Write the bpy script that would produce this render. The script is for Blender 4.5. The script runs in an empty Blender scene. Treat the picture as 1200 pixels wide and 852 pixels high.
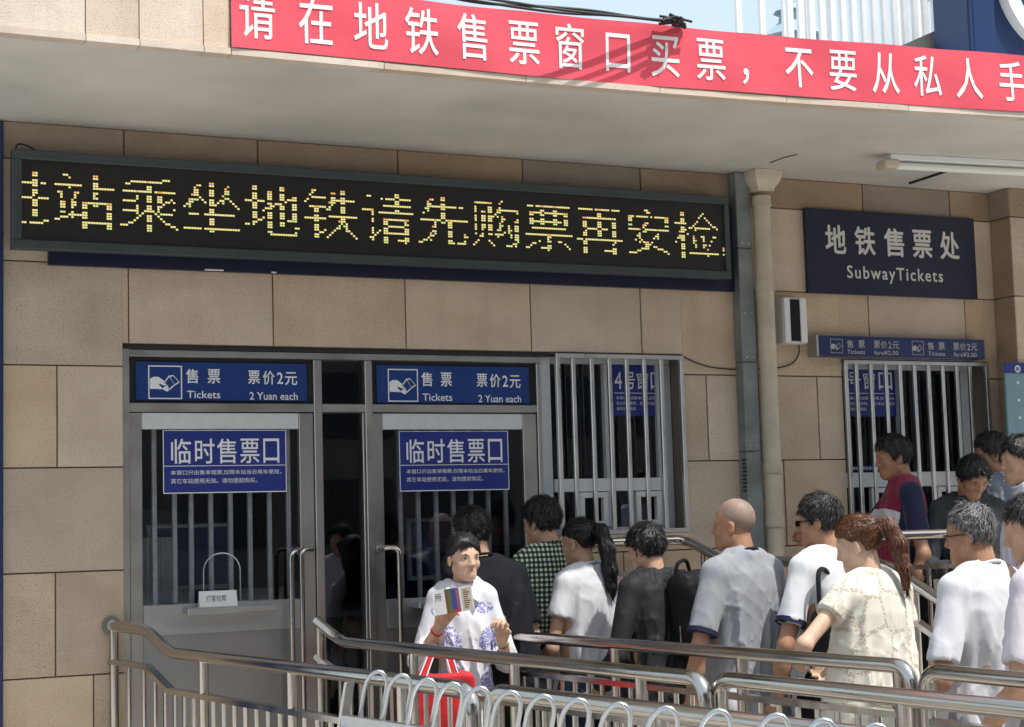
import bpy, bmesh, math, random
import numpy as np
from mathutils import Matrix, Vector
random.seed(7); np.random.seed(7)
S = bpy.context.scene
COL = S.collection
R = math.radians
# ------------------------------------------------------------------ camera
FPX, PITCH, ROLL, YAW = 1988.0, 0.0960, -0.0281, -0.4411     # fitted on the wall's courses and uprights
CAM = np.array([0.0, -7.5, 1.6])
_f0 = np.array([-math.sin(YAW), math.cos(YAW), 0]); _r0 = np.array([math.cos(YAW), math.sin(YAW), 0]); _u0 = np.array([0, 0, 1.0])
CF = _f0*math.cos(PITCH)+_u0*math.sin(PITCH); _u1 = -_f0*math.sin(PITCH)+_u0*math.cos(PITCH)
CR = _r0*math.cos(ROLL)+_u1*math.sin(ROLL); CU = -_r0*math.sin(ROLL)+_u1*math.cos(ROLL)
cd = bpy.data.cameras.new('camera'); cam = bpy.data.objects.new('camera', cd); COL.objects.link(cam)
cd.sensor_width = 36; cd.lens = FPX/1200*36; cd.clip_end = 2000; cd.clip_start = 0.05
m = Matrix.Identity(4)
for i in range(3):
    m[i][0] = CR[i]; m[i][1] = CU[i]; m[i][2] = -CF[i]; m[i][3] = CAM[i]
cam.matrix_world = m; S.camera = cam
# ------------------------------------------------------------------ light
SUN_EL, SUN_AZ = 63.0, 33.0          # azimuth: degrees from the wall's outward normal towards +X
sd = Vector((math.cos(R(SUN_EL))*math.sin(R(SUN_AZ)), -math.cos(R(SUN_EL))*math.cos(R(SUN_AZ)), math.sin(R(SUN_EL))))
w = bpy.data.worlds.new('World'); S.world = w; w.use_nodes = True
nt = w.node_tree; bg = nt.nodes['Background']
sky = nt.nodes.new('ShaderNodeTexSky'); sky.sky_type = 'NISHITA'; sky.sun_disc = False
sky.sun_elevation = R(SUN_EL); sky.sun_rotation = math.atan2(sd.x, sd.y)
sky.dust_density = 4.0; sky.air_density = 1.0; sky.ozone_density = 1.0
hz = nt.nodes.new('ShaderNodeMix'); hz.data_type = 'RGBA'; hz.inputs[0].default_value = 0.45      # even summer smog veil over the whole sky
hz.inputs[7].default_value = (6.9, 8.3, 9.0, 1); nt.links.new(sky.outputs[0], hz.inputs[6])
nt.links.new(hz.outputs[2], bg.inputs[0]); bg.inputs[1].default_value = 0.15
sl = bpy.data.lights.new('sun', 'SUN'); so = bpy.data.objects.new('sun', sl); COL.objects.link(so)
sl.energy = 4.6; sl.angle = R(0.6); sl.color = (1.0, .955, .89)
so.rotation_euler = (-sd).to_track_quat('-Z', 'Y').to_euler(); so.location = sd*30
S.view_settings.view_transform = 'Standard'; S.view_settings.look = 'None'
S.view_settings.exposure = 0.22; S.view_settings.gamma = 1.0
S.render.engine = 'CYCLES'; S.cycles.max_bounces = 10; S.cycles.transparent_max_bounces = 16
S.cycles.sample_clamp_indirect = 4.0; S.cycles.use_denoising = True
# ------------------------------------------------------------------ pixel helpers (photo is 1200 x 852)
def ray(px, py): return CF+CR*((px-600)/FPX)-CU*((py-426)/FPX)
def at_y(px, py, y=0.0):
    d = ray(px, py); return CAM+d*((y-CAM[1])/d[1])
def at_z(px, py, z):
    d = ray(px, py); return CAM+d*((z-CAM[2])/d[2])
def at_x(px, py, x):
    d = ray(px, py); return CAM+d*((x-CAM[0])/d[0])
def prect(a, b, c, d, y=0.0):
    p = at_y(a, b, y); q = at_y(c, d, y); return p[0], q[0], q[2], p[2]        # x0 x1 z0 z1
# ------------------------------------------------------------------ materials
MATS = {}
def mat(name, col, rough=.6, metal=0.0, noise=0.0, nscale=20, bump=0.0, bscale=60, spec=.5, emit=None, rnd=0.0, **kw):
    if name in MATS: return MATS[name]
    m = bpy.data.materials.new(name); m.use_nodes = True; MATS[name] = m
    N = m.node_tree.nodes; L = m.node_tree.links; b = N['Principled BSDF']
    b.inputs['Base Color'].default_value = (*col, 1); b.inputs['Roughness'].default_value = rough
    b.inputs['Metallic'].default_value = metal; b.inputs['Specular IOR Level'].default_value = spec
    tc = N.new('ShaderNodeTexCoord')
    if noise or rnd:
        mx = N.new('ShaderNodeMix'); mx.data_type = 'RGBA'; mx.blend_type = 'MULTIPLY'; mx.inputs[0].default_value = 1
        mx.inputs[6].default_value = (*col, 1)
        mr = N.new('ShaderNodeMapRange'); mr.inputs[3].default_value = 1-noise; mr.inputs[4].default_value = 1+noise*.6
        nz = N.new('ShaderNodeTexNoise'); nz.inputs['Scale'].default_value = nscale; nz.inputs['Detail'].default_value = 5
        L.new(tc.outputs['Object'], nz.inputs['Vector']); L.new(nz.outputs[0], mr.inputs[0])
        mr.inputs[1].default_value = .3; mr.inputs[2].default_value = .7
        src = mr.outputs[0]
        if rnd:
            oi = N.new('ShaderNodeObjectInfo'); m2 = N.new('ShaderNodeMapRange')
            m2.inputs[3].default_value = 1-rnd; m2.inputs[4].default_value = 1+rnd
            L.new(oi.outputs['Random'], m2.inputs[0]); mm = N.new('ShaderNodeMath'); mm.operation = 'MULTIPLY'
            L.new(src, mm.inputs[0]); L.new(m2.outputs[0], mm.inputs[1]); src = mm.outputs[0]
        L.new(src, mx.inputs[7]); L.new(mx.outputs[2], b.inputs['Base Color'])
    if bump:
        nb = N.new('ShaderNodeTexNoise'); nb.inputs['Scale'].default_value = bscale; nb.inputs['Detail'].default_value = 4
        bp = N.new('ShaderNodeBump'); bp.inputs['Strength'].default_value = bump; bp.inputs['Distance'].default_value = .01
        L.new(tc.outputs['Object'], nb.inputs['Vector']); L.new(nb.outputs[0], bp.inputs['Height']); L.new(bp.outputs[0], b.inputs['Normal'])
    if emit:
        b.inputs['Emission Color'].default_value = (*emit[:3], 1); b.inputs['Emission Strength'].default_value = emit[3]
    for k, v in kw.items(): b.inputs[k.replace('_', ' ')].default_value = v
    return m
def graph(m):
    N = m.node_tree.nodes; L = m.node_tree.links
    return N, L, N['Principled BSDF']
def nd(N, t, **kw):
    n = N.new(t)
    for k, v in kw.items(): setattr(n, k, v)
    return n
def ramp(N, stops):
    r = N.new('ShaderNodeValToRGB'); e = r.color_ramp.elements
    while len(e) < len(stops): e.new(.5)
    for i, (p, c) in enumerate(stops): e[i].position = p; e[i].color = (*c, 1) if len(c) == 3 else c
    return r
def granite(name, c0, c1, rnd=.11, speck=.8):
    m = mat(name, c0, .62); N, L, b = graph(m)
    tc = nd(N, 'ShaderNodeTexCoord'); oi = nd(N, 'ShaderNodeObjectInfo'); geo = nd(N, 'ShaderNodeNewGeometry')
    big = nd(N, 'ShaderNodeTexNoise'); big.inputs['Scale'].default_value = 2.2; big.inputs['Detail'].default_value = 7; big.inputs['Distortion'].default_value = .6
    mp = nd(N, 'ShaderNodeMapping'); mp.inputs['Scale'].default_value = (1, 1, 1.9); mp.inputs['Rotation'].default_value = (0, .35, 0)
    ad = nd(N, 'ShaderNodeVectorMath', operation='ADD'); L.new(geo.outputs['Position'], ad.inputs[0])
    mu = nd(N, 'ShaderNodeMath', operation='MULTIPLY'); mu.inputs[1].default_value = 37; L.new(oi.outputs['Random'], mu.inputs[0]); L.new(mu.outputs[0], ad.inputs[1])
    L.new(ad.outputs[0], mp.inputs[0]); L.new(mp.outputs[0], big.inputs['Vector'])
    rp = ramp(N, [(.34, c0), (.68, c1)]); L.new(big.outputs[0], rp.inputs[0])
    fine = nd(N, 'ShaderNodeTexNoise'); fine.inputs['Scale'].default_value = 190; fine.inputs['Detail'].default_value = 3; L.new(geo.outputs['Position'], fine.inputs['Vector'])
    fr = ramp(N, [(.32, (.34, .29, .25)), (.42, (1, 1, 1)), (.58, (1, 1, 1)), (.68, (1.25, 1.12, 1.0))]); L.new(fine.outputs[0], fr.inputs[0])
    mx = nd(N, 'ShaderNodeMix', data_type='RGBA', blend_type='MULTIPLY'); mx.inputs[0].default_value = speck
    L.new(rp.outputs[0], mx.inputs[6]); L.new(fr.outputs[0], mx.inputs[7])
    hs = nd(N, 'ShaderNodeHueSaturation'); L.new(mx.outputs[2], hs.inputs['Color'])
    mr = nd(N, 'ShaderNodeMapRange'); mr.inputs[3].default_value = 1-rnd; mr.inputs[4].default_value = 1+rnd; L.new(oi.outputs['Random'], mr.inputs[0]); L.new(mr.outputs[0], hs.inputs['Value'])
    m3 = nd(N, 'ShaderNodeMath', operation='FRACT'); m4 = nd(N, 'ShaderNodeMath', operation='MULTIPLY'); m4.inputs[1].default_value = 7.3
    L.new(oi.outputs['Random'], m4.inputs[0]); L.new(m4.outputs[0], m3.inputs[0])
    m5 = nd(N, 'ShaderNodeMapRange'); m5.inputs[3].default_value = .75; m5.inputs[4].default_value = 1.2; L.new(m3.outputs[0], m5.inputs[0]); L.new(m5.outputs[0], hs.inputs['Saturation'])
    # soot and rain streaks
    st = nd(N, 'ShaderNodeTexNoise'); st.inputs['Scale'].default_value = 1; st.inputs['Detail'].default_value = 6
    ms = nd(N, 'ShaderNodeMapping'); ms.inputs['Scale'].default_value = (9, 9, .7); L.new(geo.outputs['Position'], ms.inputs[0]); L.new(ms.outputs[0], st.inputs['Vector'])
    sr = ramp(N, [(.30, (.66, .64, .62)), (.52, (1, 1, 1))]); L.new(st.outputs[0], sr.inputs[0])
    mz = nd(N, 'ShaderNodeMix', data_type='RGBA', blend_type='MULTIPLY'); mz.inputs[0].default_value = .22
    L.new(hs.outputs[0], mz.inputs[6]); L.new(sr.outputs[0], mz.inputs[7]); L.new(mz.outputs[2], b.inputs['Base Color'])
    bp = nd(N, 'ShaderNodeBump'); bp.inputs['Strength'].default_value = .35; bp.inputs['Distance'].default_value = .004
    L.new(fine.outputs[0], bp.inputs['Height']); L.new(bp.outputs[0], b.inputs['Normal'])
    return m
def brushed(name, col, rough=.3, scale=(2, 2, 250), amt=.12):
    m = mat(name, col, rough, 1.0); N, L, b = graph(m)
    tc = nd(N, 'ShaderNodeTexCoord'); mp = nd(N, 'ShaderNodeMapping'); mp.inputs['Scale'].default_value = scale
    nz = nd(N, 'ShaderNodeTexNoise'); nz.inputs['Scale'].default_value = 1; nz.inputs['Detail'].default_value = 4
    L.new(tc.outputs['Object'], mp.inputs[0]); L.new(mp.outputs[0], nz.inputs['Vector'])
    mr = nd(N, 'ShaderNodeMapRange'); mr.inputs[3].default_value = rough-amt; mr.inputs[4].default_value = rough+amt
    L.new(nz.outputs[0], mr.inputs[0])
    sm = nd(N, 'ShaderNodeTexNoise'); sm.inputs['Scale'].default_value = 7; sm.inputs['Detail'].default_value = 6; L.new(tc.outputs['Object'], sm.inputs['Vector'])
    a = nd(N, 'ShaderNodeMath', operation='MULTIPLY_ADD'); a.inputs[1].default_value = .25; L.new(sm.outputs[0], a.inputs[0]); L.new(mr.outputs[0], a.inputs[2])
    sb = nd(N, 'ShaderNodeMath', operation='SUBTRACT'); sb.inputs[1].default_value = .12; L.new(a.outputs[0], sb.inputs[0]); L.new(sb.outputs[0], b.inputs['Roughness'])
    bp = nd(N, 'ShaderNodeBump'); bp.inputs['Strength'].default_value = .06; bp.inputs['Distance'].default_value = .002; L.new(nz.outputs[0], bp.inputs['Height']); L.new(bp.outputs[0], b.inputs['Normal'])
    return m
def glass(name, tint=(.55, .6, .62), rough=.01, ior=1.5):
    m = bpy.data.materials.new(name); m.use_nodes = True; N = m.node_tree.nodes; L = m.node_tree.links
    N.remove(N['Principled BSDF']); o = N['Material Output']
    t = nd(N, 'ShaderNodeBsdfTransparent'); t.inputs[0].default_value = (*tint, 1)
    g = nd(N, 'ShaderNodeBsdfGlossy'); g.inputs['Roughness'].default_value = rough; g.inputs[0].default_value = (.9, .95, 1, 1)
    f = nd(N, 'ShaderNodeFresnel'); f.inputs[0].default_value = ior
    x = nd(N, 'ShaderNodeMixShader'); L.new(f.outputs[0], x.inputs[0]); L.new(t.outputs[0], x.inputs[1]); L.new(g.outputs[0], x.inputs[2]); L.new(x.outputs[0], o.inputs[0])
    MATS[name] = m; return m
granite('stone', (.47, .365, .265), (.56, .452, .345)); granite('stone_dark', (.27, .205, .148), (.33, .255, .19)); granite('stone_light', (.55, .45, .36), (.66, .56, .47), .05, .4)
brushed('steel_tube', (.50, .475, .44), .16, (60, 60, 60), .06); brushed('steel_sheet', (.46, .445, .43), .36, (2, 2, 220)); brushed('kick', (.38, .375, .38), .42, (2, 2, 220)); brushed('alu', (.50, .51, .53), .42, (250, 250, 2))
brushed('steel_bar', (.72, .71, .70), .32, (60, 60, 6), .08); brushed('galv', (.50, .53, .56), .33, (30, 30, 30), .1)
glass('glass', (.93, .95, .97), .01, 1.6); glass('glass_dark', (.50, .54, .60), .01, 1.75); mat('alu_light', (.58, .62, .64), .35, .1, noise=.05); mat('bar_paint', (.85, .85, .86), .4, .0, noise=.15, nscale=30)
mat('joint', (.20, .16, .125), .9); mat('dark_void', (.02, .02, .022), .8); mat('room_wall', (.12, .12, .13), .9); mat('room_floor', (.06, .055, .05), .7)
mat('soffit', (.60, .59, .565), .7, noise=.2, nscale=1.3, bump=.3, bscale=5); mat('roof', (.25, .25, .25), .9)
mat('sign_blue', (.012, .024, .105), .35, noise=.08, nscale=6); mat('sign_navy', (.007, .0105, .036), .38, noise=.1, nscale=5); mat('poster_blue', (.02, .035, .22), .3, noise=.08, nscale=4)
mat('light_blue', (.014, .045, .20), .28, noise=.06, nscale=4)
mat('letter_white', (.74, .76, .80), .5); mat('letter_silver', (.60, .60, .58), .4); mat('letter_dim', (.42, .42, .42), .5); mat('letter_gray', (.12, .13, .15), .6)
mat('banner', (.72, .075, .115), .6, noise=.14, nscale=2.6, bump=.5, bscale=4); mat('banner_letter', (.86, .84, .84), .6)
mat('led_frame', (.045, .06, .07), .45, noise=.12, nscale=10); mat('pvc_white', (.72, .74, .76), .4, noise=.04); mat('pvc_grey', (.50, .54, .57), .4, noise=.05)
mat('pipe_beige', (.52, .46, .37), .5, noise=.16, nscale=9, bump=.1, bscale=14); mat('conduit', (.22, .25, .255), .42, .3, noise=.3, nscale=8)
mat('rubber', (.012, .012, .012), .6); mat('black_gloss', (.012, .012, .014), .25); mat('white_paint', (.80, .82, .84), .45, noise=.05)
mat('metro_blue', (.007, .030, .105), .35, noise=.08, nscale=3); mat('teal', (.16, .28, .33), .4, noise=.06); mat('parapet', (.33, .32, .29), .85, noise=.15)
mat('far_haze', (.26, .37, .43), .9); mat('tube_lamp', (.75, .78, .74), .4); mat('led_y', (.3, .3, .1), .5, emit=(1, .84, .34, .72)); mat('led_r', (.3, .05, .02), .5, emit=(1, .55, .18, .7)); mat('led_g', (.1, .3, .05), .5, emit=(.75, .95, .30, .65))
mat('paper', (.72, .73, .74), .7, noise=.05); mat('orange', (.65, .2, .06), .6); mat('red_tape', (.62, .02, .03), .5)
m = mat('led_screen', (.006, .007, .006), .5); N, L, b = graph(m)
geo = nd(N, 'ShaderNodeNewGeometry'); sx = nd(N, 'ShaderNodeSeparateXYZ'); L.new(geo.outputs['Position'], sx.inputs[0])
PITCH_LED = .0098
outs = []
for ax in (0, 2):
    q = nd(N, 'ShaderNodeMath', operation='DIVIDE'); q.inputs[1].default_value = PITCH_LED; L.new(sx.outputs[ax], q.inputs[0])
    fq = nd(N, 'ShaderNodeMath', operation='FRACT'); L.new(q.outputs[0], fq.inputs[0])
    s_ = nd(N, 'ShaderNodeMath', operation='COMPARE'); s_.inputs[1].default_value = .5; s_.inputs[2].default_value = .3; L.new(fq.outputs[0], s_.inputs[0]); outs.append(s_)
mm = nd(N, 'ShaderNodeMath', operation='MULTIPLY'); L.new(outs[0].outputs[0], mm.inputs[0]); L.new(outs[1].outputs[0], mm.inputs[1])
mc = nd(N, 'ShaderNodeMix', data_type='RGBA'); mc.inputs[6].default_value = (.006, .006, .006, 1); mc.inputs[7].default_value = (.017, .017, .015, 1); L.new(mm.outputs[0], mc.inputs[0]); L.new(mc.outputs[2], b.inputs['Base Color'])
mat('asphalt', (.055, .055, .058), .85, noise=.2, nscale=3); mat('block_wall', (.16, .14, .12), .9, noise=.15, nscale=1)
# paving
m = mat('paving', (.5, .47, .43), .8); N, L, b = graph(m)
tc = nd(N, 'ShaderNodeTexCoord'); br = nd(N, 'ShaderNodeTexBrick'); br.inputs['Scale'].default_value = 1.6; br.inputs['Color1'].default_value = (.50, .47, .42, 1); br.inputs['Color2'].default_value = (.43, .40, .36, 1); br.inputs['Mortar'].default_value = (.22, .20, .18, 1)
br.inputs['Mortar Size'].default_value = .012; L.new(tc.outputs['Object'], br.inputs['Vector']); L.new(br.outputs[0], b.inputs['Base Color'])
# ------------------------------------------------------------------ mesh helpers
class MB:
    letters = None
    def __init__(s): s.v = []; s.f = []; s.mi = []
    def add(s, vs, fs, mi=0):
        o = len(s.v); s.v += [tuple(map(float, v)) for v in vs]; s.f += [tuple(i+o for i in f) for f in fs]; s.mi += [mi]*len(fs); return s
    def box(s, x0, x1, y0, y1, z0, z1, mi=0):
        v = [(x, y, z) for z in (z0, z1) for y in (y0, y1) for x in (x0, x1)]
        return s.add(v, [(0, 2, 3, 1), (4, 5, 7, 6), (0, 1, 5, 4), (2, 6, 7, 3), (0, 4, 6, 2), (1, 3, 7, 5)], mi)
    def tube(s, pts, r, n=14, cap=True, mi=0):
        pts = [np.array(p, float) for p in pts]; rr = r if hasattr(r, '__len__') else [r]*len(pts)
        rings = []; up = None
        for i, p in enumerate(pts):
            a = pts[max(i-1, 0)]; c = pts[min(i+1, len(pts)-1)]
            t = c-a; t = t/(np.linalg.norm(t)+1e-12)
            if up is None:
                h = np.array([0, 0, 1.0]) if abs(t[2]) < .9 else np.array([1.0, 0, 0]); up = np.cross(t, h); up /= np.linalg.norm(up)
            else:
                up = up-t*np.dot(up, t); up /= np.linalg.norm(up)
            sd_ = np.cross(t, up); k = 1.0
            if 0 < i < len(pts)-1:
                u1 = pts[i]-pts[i-1]; u2 = pts[i+1]-pts[i]; cc = np.dot(u1, u2)/(np.linalg.norm(u1)*np.linalg.norm(u2)+1e-12)
                k = 1/max(.6, math.sqrt(max(.36, (1+cc)/2)))
                k = 1.0 if cc > .9 else k
            rings.append([p+(up*math.cos(2*math.pi*j/n)+sd_*math.sin(2*math.pi*j/n))*rr[i]*k for j in range(n)])
        v = [q for g in rings for q in g]; f = []
        for i in range(len(rings)-1):
            for j in range(n): f.append((i*n+j, i*n+(j+1) % n, (i+1)*n+(j+1) % n, (i+1)*n+j))
        if cap: f.append(tuple(range(n-1, -1, -1))); f.append(tuple((len(rings)-1)*n+j for j in range(n)))
        return s.add(v, f, mi)
    def build(s, name, mats, parent=None, smooth=False, bevel=0.0):
        me = bpy.data.meshes.new(name); me.from_pydata(s.v, [], s.f)
        for mm_ in (mats if isinstance(mats, (list, tuple)) else [mats]): me.materials.append(MATS[mm_])
        me.polygons.foreach_set('material_index', s.mi)
        bm = bmesh.new(); bm.from_mesh(me); bmesh.ops.recalc_face_normals(bm, faces=bm.faces)
        if bevel: bmesh.ops.bevel(bm, geom=list(bm.edges), offset=bevel, segments=1, affect='EDGES')
        bm.to_mesh(me); bm.free()
        if smooth:
            me.polygons.foreach_set('use_smooth', [True]*len(me.polygons))
            me.set_sharp_from_angle(angle=R(38))
        return link(name, me, parent)
def link(name, me, parent=None):
    o = bpy.data.objects.new(name, me); COL.objects.link(o)
    if parent is not None:
        o.parent = parent
        if parent.location.length or any(parent.rotation_euler): o.matrix_parent_inverse = (Matrix.Translation(parent.location) @ parent.rotation_euler.to_matrix().to_4x4()).inverted()
    return o
def tag(o, label=None, cat=None, group=None, kind=None):
    for k, v in (('label', label), ('category', cat), ('group', group), ('kind', kind)):
        if v: o[k] = v
    return o
def thing(name, label, cat, loc=(0, 0, 0), group=None):
    o = bpy.data.objects.new(name, None); o.empty_display_size = .1; COL.objects.link(o); o.location = loc
    return tag(o, label, cat, group)
def box(name, mt, x0, x1, y0, y1, z0, z1, parent=None, bevel=0.0):
    return MB().box(x0, x1, y0, y1, z0, z1).build(name, mt, parent, bevel=bevel)
def tube(name, mt, pts, r, parent=None, n=14): return MB().tube(pts, r, n).build(name, mt, parent, True)
def bend(pts, rad=.06, n=5):
    """round the inner corners of a polyline"""
    pts = [np.array(p, float) for p in pts]; out = [pts[0]]
    for i in range(1, len(pts)-1):
        a = pts[i-1]-pts[i]; c = pts[i+1]-pts[i]; la = np.linalg.norm(a); lc = np.linalg.norm(c); r_ = min(rad, la*.49, lc*.49)
        p0 = pts[i]+a/la*r_; p2 = pts[i]+c/lc*r_
        for k in range(n+1):
            t = k/n; out.append(p0*(1-t)**2+pts[i]*2*t*(1-t)+p2*t*t)
    return out+[pts[-1]]
# ------------------------------------------------------------------ text: real flat lettering
_tc = {}
def text_mesh(s, weight=0.0):
    k = (s, weight)
    if k in _tc: return _tc[k]
    cu = bpy.data.curves.new('t', 'FONT'); cu.body = s; cu.size = 1.0; cu.resolution_u = 3; cu.space_character = 1.2 if s == 'SubwayTickets' else 1.0; cu.fill_mode = 'FRONT'
    o = bpy.data.objects.new('t', cu); COL.objects.link(o)
    dg = bpy.context.evaluated_depsgraph_get(); me = bpy.data.meshes.new_from_object(o.evaluated_get(dg))
    v = np.zeros(len(me.vertices)*3); me.vertices.foreach_get('co', v); v = v.reshape(-1, 3)
    f = [tuple(p.vertices) for p in me.polygons]
    bpy.data.objects.remove(o); bpy.data.curves.remove(cu); bpy.data.meshes.remove(me)
    _tc[k] = (v, f); return _tc[k]
def stamp(mb, vs, f, wgt):
    mb.add(vs, f)
    if wgt:                                                    # bolder strokes: the glyph laid down again, shifted by a stroke edge
        for k, (dx, dz) in enumerate(((1, .6), (-1, -.6), (-.6, 1), (.6, -1))): mb.add([(x+dx*wgt, y-.00006*(k+1), z+dz*wgt) for x, y, z in vs], f)
class Lets(MB):
    """lettering: large characters become parts of their own, small print stays together"""
    def __init__(s): super().__init__(); s.letters = []
    def build(s, name, mt, parent=None, **k):
        f = loc_obj if getattr(s, 'local', False) else (lambda m_, n_, t_, p_: MB.build(m_, n_, t_, p_))
        for m_ in s.letters: f(m_, 'letter', mt, parent)
        if s.f: tag(MB.build(s, 'small_print', mt, parent), kind='stuff')
def put_text(mb, s, x0, x1, z0, z1, y, weight=0.0, keep_w=False):
    """letters fitted into the rectangle, facing -Y"""
    v, f = text_mesh(s, weight)
    if len(v) == 0: return
    if mb.letters is not None and len(s) == 1: l_ = MB(); mb.letters.append(l_); mb = l_
    mn = v.min(0); mx_ = v.max(0); w_ = mx_-mn
    sx_ = (x1-x0)/max(w_[0], 1e-6); sz_ = (z1-z0)/max(w_[1], 1e-6)
    stamp(mb, [(x0+(p[0]-mn[0])*sx_, y, z0+(p[1]-mn[1])*sz_) for p in v], f, weight*min(sx_, sz_))
def sub_rect(r, u0, v0, u1, v1):
    """fractions of a rectangle, v measured down from its top"""
    x0, x1, z0, z1 = r; return (x0+(x1-x0)*u0, x0+(x1-x0)*u1, z1-(z1-z0)*v1, z1-(z1-z0)*v0)
# ================================================================== ground
tag(MB().add([(-150, -200, 0), (150, -200, 0), (150, 150, 0), (-150, 150, 0)], [(0, 1, 2, 3)]).build('ground', 'paving'), kind='structure')
tag(MB().add([(-150, -32, .004), (150, -32, .004), (150, -11, .004), (-150, -11, .004)], [(0, 1, 2, 3)]).build('reflection_road', 'asphalt'), kind='structure')  # unseen dark road, added to deepen the reflections in the door glass
ob = thing('reflection_block', 'unseen grey office block behind the camera, added for its reflections', 'building', (0, -42, 0))  # unseen block, added so the steel and glass reflect something dark
box('wall', 'block_wall', -48, 48, -52, -42, 0, 21, ob)
for k_ in range(6):
    for i_ in range(24): box('window', 'black_gloss', -47+i_*3.95, -44+i_*3.95, -41.99, -41.9, 1.2+k_*3.3, 3.2+k_*3.3, ob)
ZSOF = 3.427
# ================================================================== station building
bld = thing('station_building', 'beige granite clad subway ticket hall with deep white canopy', 'building', (4, .5, 0))
XL = at_y(2.5, 560)[0]; XR = 8.6
zl = [0.115, .565, 1.015, 1.460, 1.911, 2.357, 2.811, 3.261, ZSOF]
DX0 = at_y(145, 560)[0]; DX1 = at_y(638.5, 500)[0]; DZ1 = at_y(145, 402)[2]
WX0 = at_y(649, 500)[0]; WX1 = at_y(800.5, 450)[0]; WZ0 = at_y(800, 624)[2]
VX0 = at_y(986, 424)[0]; VX1 = at_y(1156, 426)[0]; VZ1 = at_y(986, 421)[2]; VZ0 = WZ0
openings = [(DX0, WX1, WZ0, DZ1), (DX0, WX0, -.1, WZ0), (VX0, VX1, VZ0, VZ1)]
def blocked(x, z): return any(a < x < b and c < z < d for a, b, c, d in openings)
wall = None
mb = MB()
xs = sorted({XL, DX0, WX0, WX1, VX0, VX1, XR}); zs = sorted({0, WZ0, DZ1, VZ1, ZSOF+.4})
for i in range(len(xs)-1):
    for j in range(len(zs)-1):
        if not blocked((xs[i]+xs[i+1])/2, (zs[j]+zs[j+1])/2):
            mb.box(xs[i], xs[i+1], .012, .22, zs[j], zs[j+1])
wall = mb.build('wall', 'joint', bld)
jp = {7: [(145, 150), (302, 172), (466, 180), (612, 190), (750, 197), (882, 205), (1010, 215), (1112, 225)],
      6: [(225, 250), (392, 250), (545, 260), (686, 260), (815, 270), (1012, 280), (1100, 280)],
      5: [(150.5, 315), (319.5, 322), (474.5, 329), (621, 335), (750, 340), (884, 350), (1017, 352), (1130, 352)],
      4: [(67, 480), (829, 480), (959, 480), (890, 480)],
      3: [(920, 580)], 2: [(65, 720), (732, 690), (870, 700), (1010, 700)], 1: [(110, 840), (800, 840)], 0: []}
def cut(rects, o):
    out = []
    for a, b, c, d in rects:
        x0, x1, z0, z1 = o
        if b <= x0 or a >= x1 or d <= z0 or c >= z1: out.append((a, b, c, d)); continue
        if a < x0: out.append((a, x0, c, d))
        if b > x1: out.append((x1, b, c, d))
        a2, b2 = max(a, x0), min(b, x1)
        if c < z0: out.append((a2, b2, c, z0))
        if d > z1: out.append((a2, b2, z1, d))
    return out
JW = .0032
for k in range(8):
    X = sorted([XL]+[at_y(*q)[0] for q in jp[k]]+[XR])
    X = [X[0]]+[b for a, b in zip(X, X[1:]) if b-a > .12]
    while X[-1] < XR-.01: X.append(min(X[-1]+.66, XR))
    for a, b in zip(X, X[1:]):
        rs = [(a+JW, b-JW, zl[k]+JW, zl[k+1]-JW)]
        for o in openings: rs = cut(rs, (o[0]-.002, o[1]+.002, o[2]-.002, o[3]+.002))
        for r in rs:
            if r[1]-r[0] < .02 or r[3]-r[2] < .02: continue
            dy = random.uniform(-.0012, .0012)
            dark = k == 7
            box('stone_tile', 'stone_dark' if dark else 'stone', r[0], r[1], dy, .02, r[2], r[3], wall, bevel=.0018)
# skirting strip under the lowest course
# pilaster on the right
PX = at_y(1158, 225)[0]; PD = .17
pil = box('pilaster', 'joint', PX+.008, PX+1.2, -PD+.012, .011, 0, ZSOF, bld)
for k in range(8):
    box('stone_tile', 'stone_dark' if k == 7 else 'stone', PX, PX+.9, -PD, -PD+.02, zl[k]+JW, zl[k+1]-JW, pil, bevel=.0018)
    box('stone_tile', 'stone_dark', PX-.004, PX+.008, -PD+.004, -.002, zl[k]+JW, zl[k+1]-JW, pil, bevel=.0015)  # side tiles darker than the front, their shade put into the stone colour
# blue column at the far left
box('corner_column', 'metro_blue', XL-.5, XL-.004, -.03, .2, 0, ZSOF-.02, bld)
# interior room
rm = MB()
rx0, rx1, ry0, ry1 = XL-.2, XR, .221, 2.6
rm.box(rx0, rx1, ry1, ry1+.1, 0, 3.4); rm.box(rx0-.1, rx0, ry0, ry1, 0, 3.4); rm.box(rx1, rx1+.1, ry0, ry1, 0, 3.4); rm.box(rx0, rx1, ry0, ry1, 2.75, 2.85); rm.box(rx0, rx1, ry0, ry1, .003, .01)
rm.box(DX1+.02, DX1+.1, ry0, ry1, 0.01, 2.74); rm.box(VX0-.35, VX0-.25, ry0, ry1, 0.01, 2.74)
rm.build('interior_room', 'room_wall', bld)
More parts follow.
